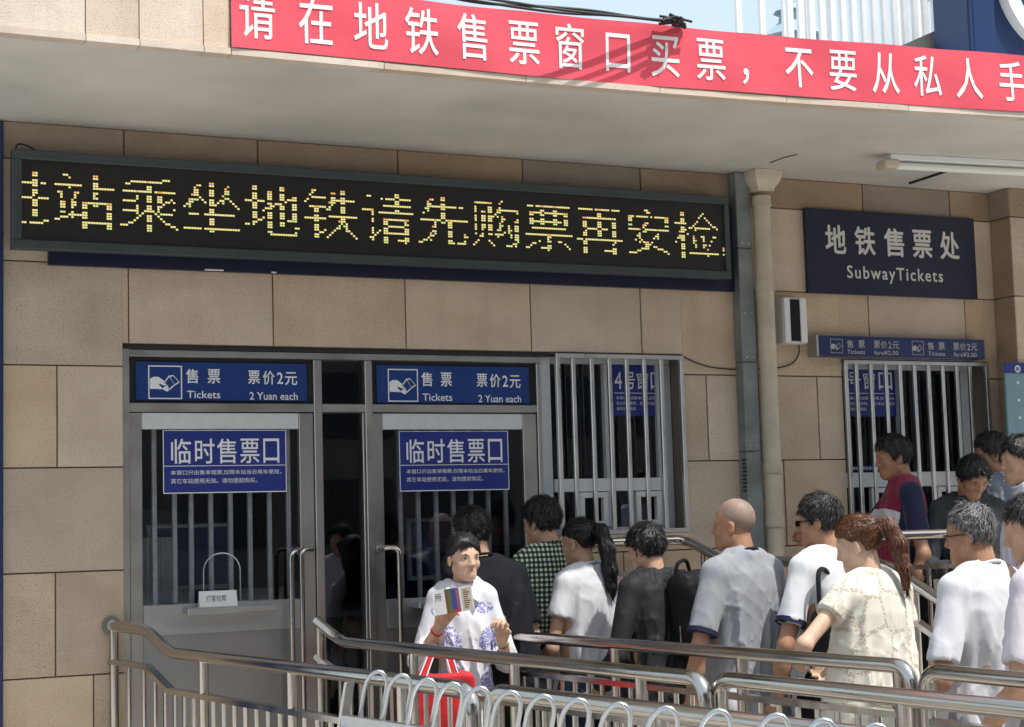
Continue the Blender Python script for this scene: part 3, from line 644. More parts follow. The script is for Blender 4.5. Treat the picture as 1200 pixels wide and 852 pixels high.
for off in (0, .476):
    hand_icon(mb, *sub_rect(r, .078+off, .16, .148+off, .86), -.0865)
    for t, u0, u1, v0, v1 in (('售', .172, .208, .2, .58), ('票', .238, .275, .2, .58), ('票', .328, .364, .2, .58), ('价', .370, .406, .2, .58), ('2', .413, .432, .24, .57), ('元', .438, .476, .22, .58), ('Tickets', .172, .275, .68, .88), ('fare¥2.00', .328, .470, .68, .9)):
        put_text(mb, t, *sub_rect(r, u0+off, v0, u1+off, v1), -.0865, .008)
mb.build('lettering', 'letter_dim', s)
# wall speaker
r = rectpx(920, 348, 946, 402, -.10)
s = thing('wall_speaker', 'white box speaker with dark grille beside the drainpipe', 'speaker', ((r[0]+r[1])/2, -.05, r[2]))
hx = (r[1]-r[0])*.30
box('casing', 'pvc_white', r[0], r[1], -.085, -.002, r[2], r[3], s, bevel=.005); box('side_rib', 'pvc_white', r[0], r[0]+hx*.85, -.10, -.0851, r[2]+.004, r[3]-.004, s, bevel=.003); box('side_rib', 'pvc_white', r[1]-hx*.95, r[1], -.10, -.0851, r[2]+.004, r[3]-.004, s, bevel=.003)
box('grille', 'black_gloss', r[0]+hx*.86, r[1]-hx*.96, -.093, -.0851, r[2]+.012, r[3]-.012, s)
P_ = [at_y(936, 403, -.03), at_y(937, 414, -.02), at_y(930, 426, -.012), at_y(915, 431, -.01), at_y(880, 432, -.008), at_y(860, 433, -.008), at_y(835, 431, -.008), at_y(815, 425, -.008), at_y(799, 417, -.008)]
tag(tube('speaker_cable', 'rubber', bend(P_, .05), .0035, None, 6), 'thin dark cable looping from the wall speaker to the barred window', 'cable')
# green conduit and drainpipe
xa, xb = fx(869.5, -.075, 400), fx(886.5, -.075, 400)
cn = thing('steel_conduit', 'tall green grey square steel conduit beside the beige drainpipe', 'conduit', ((xa+xb)/2, -.06, 0))
zsg = [.0, .62, 1.30, 1.955, 2.42, 3.02, ZSOF-.001]
for a, b_ in zip(zsg, zsg[1:]): box('conduit_section', 'conduit', xa, xb, -.075, -.004, a+.0015, b_-.0015, cn, bevel=.003)
for z in (2.43, 2.66, 1.97, 3.03):
    for x_ in (xa+.02, xb-.03): box('rivet', 'steel_bar', x_, x_+.01, -.0775, -.075, z+.01, z+.02, cn)
mb = MB(); z = fz(868, 540, -.06)
for k in range(9):
    zz = z-.02*k; mb.box(xa-.0015, xa-.0005, -.06+random.uniform(-.01, .0), -.03, zz, zz+.010)
tag(mb.build('stencil_mark', 'rubber', cn), kind='stuff')
xp = fx(896, -.09, 330); rp_ = .046
dp = thing('drainpipe', 'beige round drainpipe with flared hopper head under the canopy', 'drainpipe', (xp, -.09, 0))
tube('pipe', 'pipe_beige', [(xp, -.09, .0), (xp, -.09, 1.2), (xp, -.09, 2.3), (xp, -.09, fz(896, 232, -.09))], rp_, dp, 24)
for py in (236, 336, 549, 612):
    z = fz(898, py, -.09); mb = MB(); mb.tube([(xp, -.09, z-.022), (xp, -.09, z+.022)], rp_+.004, 24); mb.tube([(xp, -.09, z-.026), (xp, -.09, z-.0225)], rp_+.008, 24); mb.build('collar', 'pipe_beige', dp, True)
z0 = fz(895, 226, -.09); z1 = ZSOF-.002; mb = MB()
prof = [(0, .05), (.15, .052), (.32, .062), (.5, .075), (.72, .082), (1, .086)]
rows = []
for t, hw_ in prof: rows.append([(xp+sx_*hw_, -.09+sy_*hw_, z0+(z1-z0)*t) for sx_, sy_ in ((-1, -1), (-.33, -1.06), (.33, -1.06), (1, -1), (1.06, -.33), (1.06, .33), (1, 1), (.33, 1.0), (-.33, 1.0), (-1, 1), (-1.06, .33), (-1.06, -.33))])
vv = [q for g in rows for q in g]; ff = []
for i in range(len(rows)-1):
    for j in range(12): ff.append((i*12+j, i*12+(j+1) % 12, (i+1)*12+(j+1) % 12, (i+1)*12+j))
ff += [tuple(range(11, -1, -1)), tuple((len(rows)-1)*12+j for j in range(12))]
mb.add(vv, ff).build('hopper', 'pipe_beige', dp)
# fluorescent fitting under the canopy
yl = -.42
a = at_z(1040, 188, ZSOF-.03); b_ = at_z(1210, 197, ZSOF-.03)
ux = (b_-a)/np.linalg.norm(b_-a); uy = np.array([-ux[1], ux[0], 0])
s = thing('tube_light', 'unlit fluorescent tube fitting fixed under the canopy at right', 'light fitting', tuple((a+b_)/2))
def obox(mb, p, l0, l1, w0, w1, z0, z1, taper=0):
    c = []
    for z in (z0, z1):
        for w_ in (w0, w1):
            for l in (l0, l1): q = p+ux*l+uy*w_; c.append((q[0], q[1], z))
    return mb.add(c, [(0, 2, 3, 1), (4, 5, 7, 6), (0, 1, 5, 4), (2, 6, 7, 3), (0, 4, 6, 2), (1, 3, 7, 5)])
Ln = np.linalg.norm(b_-a)+.4
obox(MB(), a, 0, Ln, -.035, .045, ZSOF-.03, ZSOF-.001).build('batten', 'pvc_white', s, bevel=.003)
obox(MB(), a, -.04, .045, -.045, .055, ZSOF-.075, ZSOF-.0305).build('end_cap', 'pipe_beige', s, bevel=.008)
mb = MB(); mb.tube([a+ux*.046+np.array([0, 0, -.026]), a+ux*Ln+np.array([0, 0, -.026])], .019, 14); mb.build('tube', 'tube_lamp', s, True)
p0, p1 = at_z(1066, 215, ZSOF-.006), at_z(1113, 199.5, ZSOF-.006)
tag(tube('ceiling_conduit', 'rubber', [p0, p1], .0065, None, 8), 'short dark cable strip on the canopy soffit below the tube light', 'cable')
P_ = [at_z(q, t, ZSOF-.003) for q, t in ((902, 191), (918, 185), (934, 181))]
tag(tube('soffit_crack', 'rubber', P_, .002, None, 6), 'hair thin dark crack in the soffit above the drainpipe', 'cable')  # fine dark tube laid along the soffit as a plaster crack
# notice board on the pilaster
r = rectpx(1181, 428, 1262, 560, -PD-.02)
s = thing('notice_board', 'teal notice board with blue header cut by the right frame edge', 'notice board', (r[0], -PD, r[2]))
box('board', 'teal', r[0], r[1], -PD-.02, -PD-.001, r[2], r[3], s, bevel=.003)
q = sub_rect(r, 0, 0, 1, .075); box('header', 'poster_blue', q[0]-.006, q[1], -PD-.026, -PD-.0205, q[2], q[3]+.01, s)
mb = MB(); q = sub_rect(r, .12, .006, .22, .07); hc = ((q[0]+q[1])/2, (q[2]+q[3])/2); rr_ = (q[3]-q[2])/2
ring = [(hc[0]+k_*rr_*math.cos(t), -PD-.0275, hc[1]+k_*rr_*math.sin(t)) for k_ in (1, .68) for t in np.linspace(0, 2*math.pi, 24, endpoint=False)]
mb.add(ring, [(i, (i+1) % 24, 24+(i+1) % 24, 24+i) for i in range(24)])
put_text(mb, 'G', hc[0]-rr_*.4, hc[0]+rr_*.4, hc[1]-rr_*.42, hc[1]+rr_*.42, -PD-.0275)
for k, t in enumerate(('购票须知请先', '出站乘车后', '当日使用有效', '请勿提前购', '使用无效请')):
    v0 = .13+k*.155; 
    x_, X2, z_, Z2 = sub_rect(r, .16, v0, .22, v0+.04); mb.add([(x_, -PD-.0215, z_), (x_+.014, -PD-.0215, z_), (x_+.014, -PD-.0215, z_+.014), (x_, -PD-.0215, z_+.014)], [(0, 1, 2, 3)])
    put_text(mb, t, *sub_rect(r, .30, v0-.01, .95, v0+.055), -PD-.0215, .01); put_text(mb, t[::-1], *sub_rect(r, .30, v0+.07, .8, v0+.13), -PD-.0215, .01)
tag(mb.build('small_print', 'letter_white', s), kind='stuff')
# ================================================================== on the roof
yf_ = -.55
zb_ = ZF1-.02
fx0, fx1 = at_y(922, 20, yf_)[0], at_y(1096, 30, yf_)[0]
fe = thing('roof_fence', 'white vertical slat fence on the canopy roof against the sky', 'fence', ((fx0+fx1)/2, yf_, zb_))
x = fx0; k = 0
while x < fx1+.6:
    wd = .034; box('slat', 'white_paint', x, x+wd, yf_-.012, yf_+.012, zb_, zb_+1.1, fe, bevel=.002); x += .066
x = fx0+.03
while x < fx1+.6:
    box('slat', 'white_paint', x, x+.034, yf_+.5, yf_+.524, zb_, zb_+1.1, fe, bevel=.002); x += .15
for z in (zb_+.06, zb_+.62): box('rail', 'white_paint', fx0, fx1+.6, yf_+.0125, yf_+.03, z, z+.03, fe)
q0, q1 = at_y(1040, 60, yf_-.2)[0], fx1+.7
pw = thing('roof_parapet', 'low weathered grey parapet between roof fence and blue metro sign', 'parapet', ((q0+q1)/2, yf_-.2, zb_))
za = at_y(1096, 36, yf_-.2)[2]; zb2 = at_y(1055, 54, yf_-.2)[2]; xa_ = at_y(1055, 54, yf_-.2)[0]; xb_ = at_y(1096, 36, yf_-.2)[0]
mb = MB(); v = [(xa_-.2, zb_-.01), (xb_+.5, zb_-.01), (xb_+.5, za+.1), (xb_, za), (xa_, zb2), (xa_-.2, zb2-.09)]
vv = [(a_, yf_-.24, c_) for a_, c_ in v]+[(a_, yf_-.13, c_) for a_, c_ in v]; n = len(v)
mb.add(vv, [tuple(range(n)), tuple(range(2*n-1, n-1, -1))]+[(i, (i+1) % n, n+(i+1) % n, n+i) for i in range(n)]).build('coping', 'parapet', pw)
# metro sign box
ys = -1.15
sx_0 = at_y(1093, 30, ys+.3)[0]; zb3 = ZF1-.015
ms = thing('metro_sign', 'big dark blue metro logo sign with white ring above the banner', 'sign', (sx_0+.6, ys+.15, zb3))
zst = zb3+1.0; Wd = 1.05
box('casing', 'metro_blue', sx_0, sx_0+Wd, ys+.03, ys+.3, zb3, zst, ms, bevel=.01)
mb = MB()
for a_ in ((sx_0, sx_0+.145, zb3, zst), (sx_0+Wd-.145, sx_0+Wd, zb3, zst), (sx_0+.145, sx_0+Wd-.145, zb3, zb3+.055), (sx_0+.145, sx_0+Wd-.145, zst-.055, zst)): mb.box(a_[0], a_[1], ys, ys+.031, a_[2], a_[3])
mb.build('rim', 'metro_blue', ms, bevel=.008)
cxr, czr = at_y(1239, -22, ys)[0], at_y(1239, -22, ys)[2]; ro = at_y(1239, -22, ys)[0]-at_y(1170, -22, ys)[0]
def annulus(mb, c, r0, r1, y0, y1, n=56, a0=0, a1=2*math.pi):
    ts = np.linspace(a0, a1, n+1)
    vv = []
    for t in ts:
        for r_ in (r0, r1):
            for y in (y0, y1): vv.append((c[0]+r_*math.cos(t), y, c[1]+r_*math.sin(t)))
    ff = []
    for i in range(n):
        a = i*4; b2 = a+4; ff += [(a, b2, b2+2, a+2), (a+1, a+3, b2+3, b2+1), (a+2, b2+2, b2+3, a+3), (a, a+1, b2+1, b2)]
    ff += [(0, 2, 3, 1), (n*4, n*4+1, n*4+3, n*4+2)]
    return mb.add(vv, ff)
annulus(MB(), (cxr, czr), ro*.80, ro, ys-.03, ys+.0299).build('logo_ring', 'white_paint', ms, True)
mb = MB(); annulus(mb, (cxr, czr), ro*.44, ro*.60, ys-.03, ys+.0299, 30, -math.pi/2, math.pi/2); mb.box(cxr-ro*.12, cxr+.0, ys-.03, ys+.0299, czr-ro*.60, czr-ro*.44); mb.box(cxr-ro*.5, cxr-ro*.12, ys-.03, ys+.0299, czr-ro*.60, czr-ro*.50); mb.box(cxr-ro*.12, cxr, ys-.03, ys+.0299, czr+ro*.44, czr+ro*.6); mb.build('logo_letter', 'white_paint', ms)
# far hazy tower behind the fence
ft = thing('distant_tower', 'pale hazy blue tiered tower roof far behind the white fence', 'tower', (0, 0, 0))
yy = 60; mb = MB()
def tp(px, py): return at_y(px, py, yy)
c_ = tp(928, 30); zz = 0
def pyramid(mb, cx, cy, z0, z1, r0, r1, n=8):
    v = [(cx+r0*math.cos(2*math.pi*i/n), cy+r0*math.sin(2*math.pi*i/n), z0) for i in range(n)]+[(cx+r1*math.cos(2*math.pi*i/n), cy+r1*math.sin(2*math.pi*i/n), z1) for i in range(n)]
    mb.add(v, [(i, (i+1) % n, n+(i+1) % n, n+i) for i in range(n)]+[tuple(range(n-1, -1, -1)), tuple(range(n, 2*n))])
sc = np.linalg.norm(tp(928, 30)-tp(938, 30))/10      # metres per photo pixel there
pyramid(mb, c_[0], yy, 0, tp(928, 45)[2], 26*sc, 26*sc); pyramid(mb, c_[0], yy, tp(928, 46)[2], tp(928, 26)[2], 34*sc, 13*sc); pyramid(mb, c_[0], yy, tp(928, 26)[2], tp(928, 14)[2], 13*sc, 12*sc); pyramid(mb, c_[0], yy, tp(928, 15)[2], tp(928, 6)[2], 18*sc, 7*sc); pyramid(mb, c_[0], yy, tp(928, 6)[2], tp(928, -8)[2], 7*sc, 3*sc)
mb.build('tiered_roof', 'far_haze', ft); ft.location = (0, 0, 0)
# ================================================================== queue railings
ZR = 1.12; TR = .0245
def rail_line(pxs, z=ZR): return [at_z(a, b, z) for a, b in pxs]
def lerp(a, b, t): return np.array(a)*(1-t)+np.array(b)*t
def railing(name, label, path, drop_end=True, start_post=True, mid=.155, ground=0.0, post_gap=.80, bal=.1, group='stainless queue railings', start_down=False):
    """path: 3-D polyline of the top tube; mid rail, posts and balusters hang below it"""
    path = [np.array(p, float) for p in path]
    o = thing(name, label, 'railing', (path[0][0], path[0][1], 0), group)
    pts = list(path)
    if drop_end: d = pts[-1]-pts[-2]; pts.append(np.array([pts[-1][0], pts[-1][1], ground+.002]))
    if start_down: pts.insert(0, np.array([pts[0][0], pts[0][1], ground+.002]))
    tube('top_tube', 'steel_tube', bend(pts, .075, 7), TR, o, 18)
    q = [p-np.array([0, 0, mid]) for p in path]
    if drop_end: e = path[-1]-path[-2]; e = e/np.linalg.norm(e); q[-1] = q[-1]-e*.03
    if start_down: e = path[1]-path[0]; e = e/np.linalg.norm(e); q[0] = q[0]+e*.03
    mb = MB()
    for a, b in zip(q, q[1:]):
        e = (b-a)/np.linalg.norm(b-a); n = np.cross(e, [0, 0, 1.0]); n /= np.linalg.norm(n); u = np.cross(n, e)
        c = [p+n*sx*.019+u*sz*.011 for p in (a, b) for sz in (-1, 1) for sx in (-1, 1)]
        mb.add(c, [(0, 1, 3, 2), (4, 6, 7, 5), (0, 4, 5, 1), (2, 3, 7, 6), (0, 2, 6, 4), (1, 5, 7, 3)])
    mb.build('mid_rail', 'steel_tube', o)
    low = [np.array([p[0], p[1], ground+.13]) for p in q]
    mb = MB(); mb.tube(low, .014, 8); mb.build('bottom_rail', 'steel_tube', o, True)
    seg = [np.linalg.norm((b-a)[:2]) for a, b in zip(path, path[1:])]; Ltot = sum(seg)
    def along(s):
        for (a, b), l in zip(zip(path, path[1:]), seg):
            if s <= l or (b is path[-1]): return lerp(a, b, min(1, s/max(l, 1e-6)))
            s -= l
    s = .02 if start_post else bal; nextpost = s if start_post else post_gap*.5
    while s < Ltot-.03:
        p = along(s)
        if s >= nextpost-1e-6:
            tube('post', 'steel_tube', [(p[0], p[1], ground+.001), (p[0], p[1], p[2]-TR*.5)], .0195, o, 12); nextpost = s+post_gap
        else:
            tube('baluster', 'steel_tube', [(p[0], p[1], ground+.13), (p[0], p[1], p[2]-mid-.008)], .0105, o, 8)
        s += bal
    return o
p0 = at_y(130, 733, -.004); p1 = at_y(172, 738, -.22); q = rail_line([(200, 765), (440, 795), (556, 808)]); q2 = rail_line([(572, 810), (740, 829), (900, 849), (1060, 870)])
def straight(q):
    """least-squares straight line through points at one height"""
    a = np.array(q); c = a.mean(0); u = np.linalg.svd(a-c)[2][0]; t = (a-c)@u
    if t[0] > t[-1]: u = -u; t = -t
    return [c+u*t[0], c+u*t[-1]]
q = straight(q)
r1 = railing('queue_railing', 'stainless railing fixed to the wall left of the doors', [p0, p1]+q, True, True)
mb = MB(); mb.tube([p0+np.array([0, .001, 0]), p0+np.array([0, -.014, 0])], .042, 24); mb.build('wall_flange', 'steel_tube', r1, True)
railing('queue_railing', 'nearest stainless railing section behind the metal hoops', straight(q2), True, True, start_down=True)
q = straight(rail_line([(400, 752), (640, 777), (826, 796)])); p0 = at_z(370, 727, 1.213)
railing('queue_railing', 'stainless railing in front of the woman with the brochure, bent up at its left end', [p0]+q, True, True)
q = straight(rail_line([(838, 795), (1000, 811), (1200, 832), (1330, 846)]))
railing('queue_railing', 'stainless railing section crossing below the woman in the cream top', q, True, True, start_down=True)
q = straight(rail_line([(598, 745), (750, 757), (900, 769), (1070, 781)]))
railing('queue_railing', 'stainless railing in front of the girl with the black ponytail', q, True, True)
q = straight(rail_line([(1083, 786), (1200, 797), (1330, 810)]))
railing('queue_railing', 'stainless railing end section before the grey haired man', q, True, True, start_down=True)
# red tape on a rail further back
# raised platform before the windows
PZ0 = .30
X4 = 4.62
tag(box('raised_platform', 'paving', X4+.1, XR, -1.75, -.001, .002, PZ0), kind='structure')
tag(box('platform_step', 'paving', X4+.1, XR, -2.07, -1.751, .002, PZ0/2), kind='structure')
# window-side railings
a = at_y(668, 637, -.16); b = at_y(803, 632.5, -.16)
zA = (a[2]+b[2])/2; a[2] = zA; b[2] = zA
c = at_x(846, 656, b[0]); d = at_x(1040, 662, b[0]); e = at_x(1105, 706, b[0]); f_ = np.array([b[0], e[1]-.55, e[2]-.16])
railing('wall_railing', 'railing under the barred window, level then sloping down to the right', [a, b, c, d, e, f_], True, True, ground=0.002)
a = at_y(1000, 627, -1.08); b = at_y(1128, 627, -1.08); zB = (a[2]+b[2])/2; a[2] = b[2] = zB
railing('wall_railing', 'railing crossing in front of the man in the maroon polo shirt', [a, b], False, True, ground=PZ0, mid=.15)
p = at_y(1128, 627, -1.08); q = [at_x(1140, 632, p[0]+.06), at_x(1205, 667, p[0]+.02)]
q.append(q[1]+(q[1]-q[0])*.9)
railing('wall_railing', 'sloping railing behind the grey haired man at the right edge', q, False, True, ground=.16, mid=.15)
# ================================================================== hoop rack in the foreground
tops = [(446, 787), (474, 791), (504, 796), (534, 801), (566, 806), (602, 811), (641, 815.5), (682, 820), (730, 825), (785, 829.5), (847, 833), (915, 838), (970, 844), (1032, 850), (1100, 856)]
ZH = 1.185
L0 = straight([at_z(a, b, ZH) for a, b in tops]); u = L0[1]-L0[0]; u[2] = 0; u /= np.linalg.norm(u); nrm = np.array([-u[1], u[0], 0])
if nrm[0] > 0: nrm = -nrm
rk = thing('hoop_rack', 'galvanised rack of leaning steel hoops in the foreground', 'rack', (L0[0][0], L0[0][1], 0))
hoops = []
for a, b in tops:
    t = at_z(a, b, ZH); rr_ = .027
    A = t-u*.034+nrm*.025; B = t+u*.016-nrm*.02
    Lz = .60; sl_ = .36; dn = np.array([0, 0, -1.0])-u*sl_
    pts = [A+dn*Lz, A+dn*.05]
    for k in range(1, 8):
        tt = math.pi*k/8; c_ = (A+B)/2; pts.append(c_+(A-c_)*math.cos(tt)+dn*.05*(1-math.sin(tt)))
    pts += [B+dn*.05, B+dn*Lz]
    hoops.append(tube('hoop', 'galv', pts, .0062, rk, 12))
for dz in (.145, .60):
    s0 = L0[0]-u*.11-np.array([0, 0, dz]); s1 = L0[1]+u*.1-np.array([0, 0, dz]); mb = MB()
    n = nrm
    c = [p_+n*sx*.012+np.array([0, 0, 1.0])*sz*.016 for p_ in (s0, s1) for sz in (-1, 1) for sx in (-1, 1)]
    mb.add(c, [(0, 1, 3, 2), (4, 6, 7, 5), (0, 4, 5, 1), (2, 3, 7, 6), (0, 2, 6, 4), (1, 5, 7, 3)]).build('cross_bar', 'galv', rk)
c0 = at_z(404, 834, ZH-.17)
mb = MB(); e = u*.5+nrm*.85; e /= np.linalg.norm(e)
c = [c0+e*sx*.055+np.array([0, 0, sz*.10])+u*(sz*.035)+np.cross(e, [0, 0, 1.0])*sy*.006 for sz in (-1, 1) for sy in (-1, 1) for sx in (-.5, .5)]
mb.add(c, [(0, 1, 3, 2), (4, 6, 7, 5), (0, 4, 5, 1), (2, 3, 7, 6), (0, 2, 6, 4), (1, 5, 7, 3)]).build('end_plate', 'galv', rk, bevel=.002)
for p_ in (L0[0]-u*.10, (L0[0]+L0[1])/2, L0[1]): tube('leg', 'galv', [(p_[0], p_[1], .001), (p_[0], p_[1], ZH-.16)], .02, rk, 12)
# ================================================================== people: distance fields meshed with surface nets
_lat = np.random.RandomState(3).rand(32, 32, 32).astype(np.float32)
def vnoise(X, Y, Z, seed=0):
    X = X+seed*5.17; Y = Y+seed*3.31; Z = Z+seed*7.77
    i = np.floor(X).astype(int); j = np.floor(Y).astype(int); k = np.floor(Z).astype(int)
    u = X-i; v = Y-j; w_ = Z-k; u = u*u*(3-2*u); v = v*v*(3-2*v); w_ = w_*w_*(3-2*w_)
    i &= 31; j &= 31; k &= 31; i1 = (i+1) & 31; j1 = (j+1) & 31; k1 = (k+1) & 31
    a = _lat[i, j, k]*(1-u)+_lat[i1, j, k]*u; b = _lat[i, j1, k]*(1-u)+_lat[i1, j1, k]*u
    c = _lat[i, j, k1]*(1-u)+_lat[i1, j, k1]*u; d = _lat[i, j1, k1]*(1-u)+_lat[i1, j1, k1]*u
    return (a*(1-v)+b*v)*(1-w_)+(c*(1-v)+d*v)*w_
def smin(a, b, k):
    h = np.maximum(k-np.abs(a-b), 0)/k; return np.minimum(a, b)-h*h*k*.25
def smax(a, b, k): return -smin(-a, -b, k)
class Prim:
    def __init__(s, fn, lo, hi, k=.012, op='u'): s.fn = fn; s.lo = np.array(lo, float); s.hi = np.array(hi, float); s.k = k; s.op = op
def rc(a, b, ra, rb, k=.012, op='u'):
    a = np.array(a, float); b = np.array(b, float); ab = b-a; L2 = max(ab@ab, 1e-9); m_ = max(ra, rb)
    def fn(X, Y, Z):
        px, py, pz = X-a[0], Y-a[1], Z-a[2]; t = np.clip((px*ab[0]+py*ab[1]+pz*ab[2])/L2, 0, 1)
        return np.sqrt((px-ab[0]*t)**2+(py-ab[1]*t)**2+(pz-ab[2]*t)**2)-(ra+(rb-ra)*t)
    return Prim(fn, np.minimum(a, b)-m_, np.maximum(a, b)+m_, k, op)
def ell(c, r, k=.012, op='u', rot=None):
    c = np.array(c, float); r = np.array(r, float); m_ = r.max() if rot is not None else r
    def fn(X, Y, Z):
        x, y, z = X-c[0], Y-c[1], Z-c[2]
        if rot is not None:
            x, y, z = (rot[0][0]*x+rot[1][0]*y+rot[2][0]*z, rot[0][1]*x+rot[1][1]*y+rot[2][1]*z, rot[0][2]*x+rot[1][2]*y+rot[2][2]*z)
        k0 = np.sqrt((x/r[0])**2+(y/r[1])**2+(z/r[2])**2); k1 = np.sqrt((x/r[0]**2)**2+(y/r[1]**2)**2+(z/r[2]**2)**2)+1e-9
        return k0*(k0-1)/k1
    return Prim(fn, c-m_, c+m_, k, op)
def loft(rows, k=.02, p=2.3, op='u'):
    """rows (z, a, b, cy): stacked super-ellipses"""
    rows = np.array(sorted(rows), float)
    def fn(X, Y, Z):
        z = Z; a = np.interp(z, rows[:, 0], rows[:, 1]); b = np.interp(z, rows[:, 0], rows[:, 2]); cy = np.interp(z, rows[:, 0], rows[:, 3])
        q = (np.abs(X/a)**p+np.abs((Y-cy)/b)**p)**(1/p)
        d = (q-1)*np.minimum(a, b)
        return smax(d, np.maximum(rows[0, 0]-z, z-rows[-1, 0])+0*d, .012)
    am = rows[:, 1].max(); bm_ = rows[:, 2].max(); cy = rows[:, 3]
    return Prim(fn, (-am, cy.min()-bm_, rows[0, 0]), (am, cy.max()+bm_, rows[-1, 0]), k, op)
HS = .92                                             # head size
def xf(pr, M, t):
    """place a primitive given in a local frame (world = M local + t)"""
    Mi = M.T
    def fn(X, Y, Z):
        x, y, z = X-t[0], Y-t[1], Z-t[2]
        x, y, z = x/HS, y/HS, z/HS; return HS*pr.fn(Mi[0][0]*x+Mi[0][1]*y+Mi[0][2]*z, Mi[1][0]*x+Mi[1][1]*y+Mi[1][2]*z, Mi[2][0]*x+Mi[2][1]*y+Mi[2][2]*z)
    cs = np.array([[(pr.lo, pr.hi)[i][0], (pr.lo, pr.hi)[j][1], (pr.lo, pr.hi)[k][2]] for i in (0, 1) for j in (0, 1) for k in (0, 1)])@M.T*HS+t
    return Prim(fn, cs.min(0), cs.max(0), pr.k*HS, pr.op)
def mesh_field(prims, h, warp=None, post=None, pad=.02):
    us = [p for p in prims if p.op == 'u']
    lo = np.min([p.lo for p in us], 0)-pad-2*h; hi = np.max([p.hi for p in us], 0)+pad+2*h
    n = np.ceil((hi-lo)/h).astype(int)+1
    ax = [lo[i]+h*np.arange(n[i]) for i in range(3)]
    D = np.full(n, .2, np.float32)
    for p in prims:
        mg = p.k+2.5*h+(.0 if p.op == 'u' else .01)
        i0 = np.clip(np.floor((p.lo-mg-lo)/h).astype(int), 0, n-1); i1 = np.clip(np.ceil((p.hi+mg-lo)/h).astype(int)+1, 1, n)
        sl = tuple(slice(a, b) for a, b in zip(i0, i1))
        X = ax[0][sl[0]][:, None, None]; Y = ax[1][sl[1]][None, :, None]; Z = ax[2][sl[2]][None, None, :]
        d = p.fn(X, Y, Z)
        if p.op == 'u': D[sl] = smin(D[sl], d, p.k)
        elif p.op == 's': D[sl] = smax(D[sl], -d, p.k)
        else: D[sl] = smax(D[sl], d, p.k)
    if post is not None:
        nb = np.argwhere(np.abs(D) < 3.5*h+.02); X = ax[0][nb[:, 0]]; Y = ax[1][nb[:, 1]]; Z = ax[2][nb[:, 2]]
        D[nb[:, 0], nb[:, 1], nb[:, 2]] += post(X, Y, Z)
    I = D < 0
    C = np.zeros(n-1, np.int8)
    for a in (0, 1):
        for b in (0, 1):
            for c in (0, 1): C += I[a:n[0]-1+a, b:n[1]-1+b, c:n[2]-1+c]
    cells = np.argwhere((C > 0) & (C < 8)); idx = -np.ones(n-1, np.int64); idx[tuple(cells.T)] = np.arange(len(cells))
    acc = np.zeros((len(cells), 3)); cnt = np.zeros(len(cells))
    cor = [(a, b, c) for a in (0, 1) for b in (0, 1) for c in (0, 1)]
    for a in cor:
        for b in cor:
            if sum(abs(np.subtract(a, b))) == 1 and a < b:
                da = D[tuple((cells+a).T)]; db = D[tuple((cells+b).T)]; m_ = (da < 0) != (db < 0)
                t = da[m_]/(da[m_]-db[m_]); acc[m_] += np.array(a)+(np.subtract(b, a))[None, :]*t[:, None]; cnt[m_] += 1
    V = lo+h*(cells+acc/cnt[:, None])
    Fs = []
    for axn in range(3):
        o1, o2 = [(1, 2), (2, 0), (0, 1)][axn]
        s0 = [slice(None)]*3; s1 = [slice(None)]*3; s0[axn] = slice(0, -1); s1[axn] = slice(1, None)
        ch = I[tuple(s0)] != I[tuple(s1)]; e = np.argwhere(ch)
        e = e[(e[:, o1] > 0) & (e[:, o2] > 0) & (e[:, o1] < n[o1]-1) & (e[:, o2] < n[o2]-1)]
        ins = I[tuple(e.T)]
        def cell(d1, d2):
            q = e.copy(); q[:, o1] += d1; q[:, o2] += d2; return idx[tuple(q.T)]
        q = np.stack([cell(-1, -1), cell(0, -1), cell(0, 0), cell(-1, 0)], 1)
        q[~ins] = q[~ins][:, ::-1]; Fs.append(q)
    return V, np.concatenate(Fs)
def relax(V, F, it=1, lam=.5):
    for _ in range(it):
        A = np.zeros_like(V); c = np.zeros(len(V))
        for i in range(4):
            j = (i+1) % 4
            np.add.at(A, F[:, i], V[F[:, j]]); np.add.at(A, F[:, j], V[F[:, i]]); np.add.at(c, F[:, i], 1); np.add.at(c, F[:, j], 1)
        V = V*(1-lam)+lam*A/np.maximum(c, 1)[:, None]
    return V
def to_obj(name, V, F, mt, parent):
    me = bpy.data.meshes.new(name); me.vertices.add(len(V)); me.vertices.foreach_set('co', V.astype(np.float32).ravel())
    nf = len(F); me.loops.add(nf*4); me.loops.foreach_set('vertex_index', F.astype(np.int32).ravel())
    me.polygons.add(nf); me.polygons.foreach_set('loop_start', np.arange(0, nf*4, 4, dtype=np.int32)); me.polygons.foreach_set('loop_total', np.full(nf, 4, np.int32))
    me.update(calc_edges=True); me.polygons.foreach_set('use_smooth', np.ones(nf, bool))
    me.materials.append(MATS[mt]); o = bpy.data.objects.new(name, me); COL.objects.link(o); o.parent = parent
    return o
def loc_obj(mb, name, mt, parent, smooth=False, bevel=0.0):
    o = mb.build(name, mt, None, smooth, bevel); o.parent = parent; return o
def Rz(a): c, s = math.cos(a), math.sin(a); return np.array([[c, -s, 0], [s, c, 0], [0, 0, 1]])
def Rx(a): c, s = math.cos(a), math.sin(a); return np.array([[1, 0, 0], [0, c, -s], [0, s, c]])
def Ry(a): c, s = math.cos(a), math.sin(a); return np.array([[c, 0, s], [0, 1, 0], [-s, 0, c]])
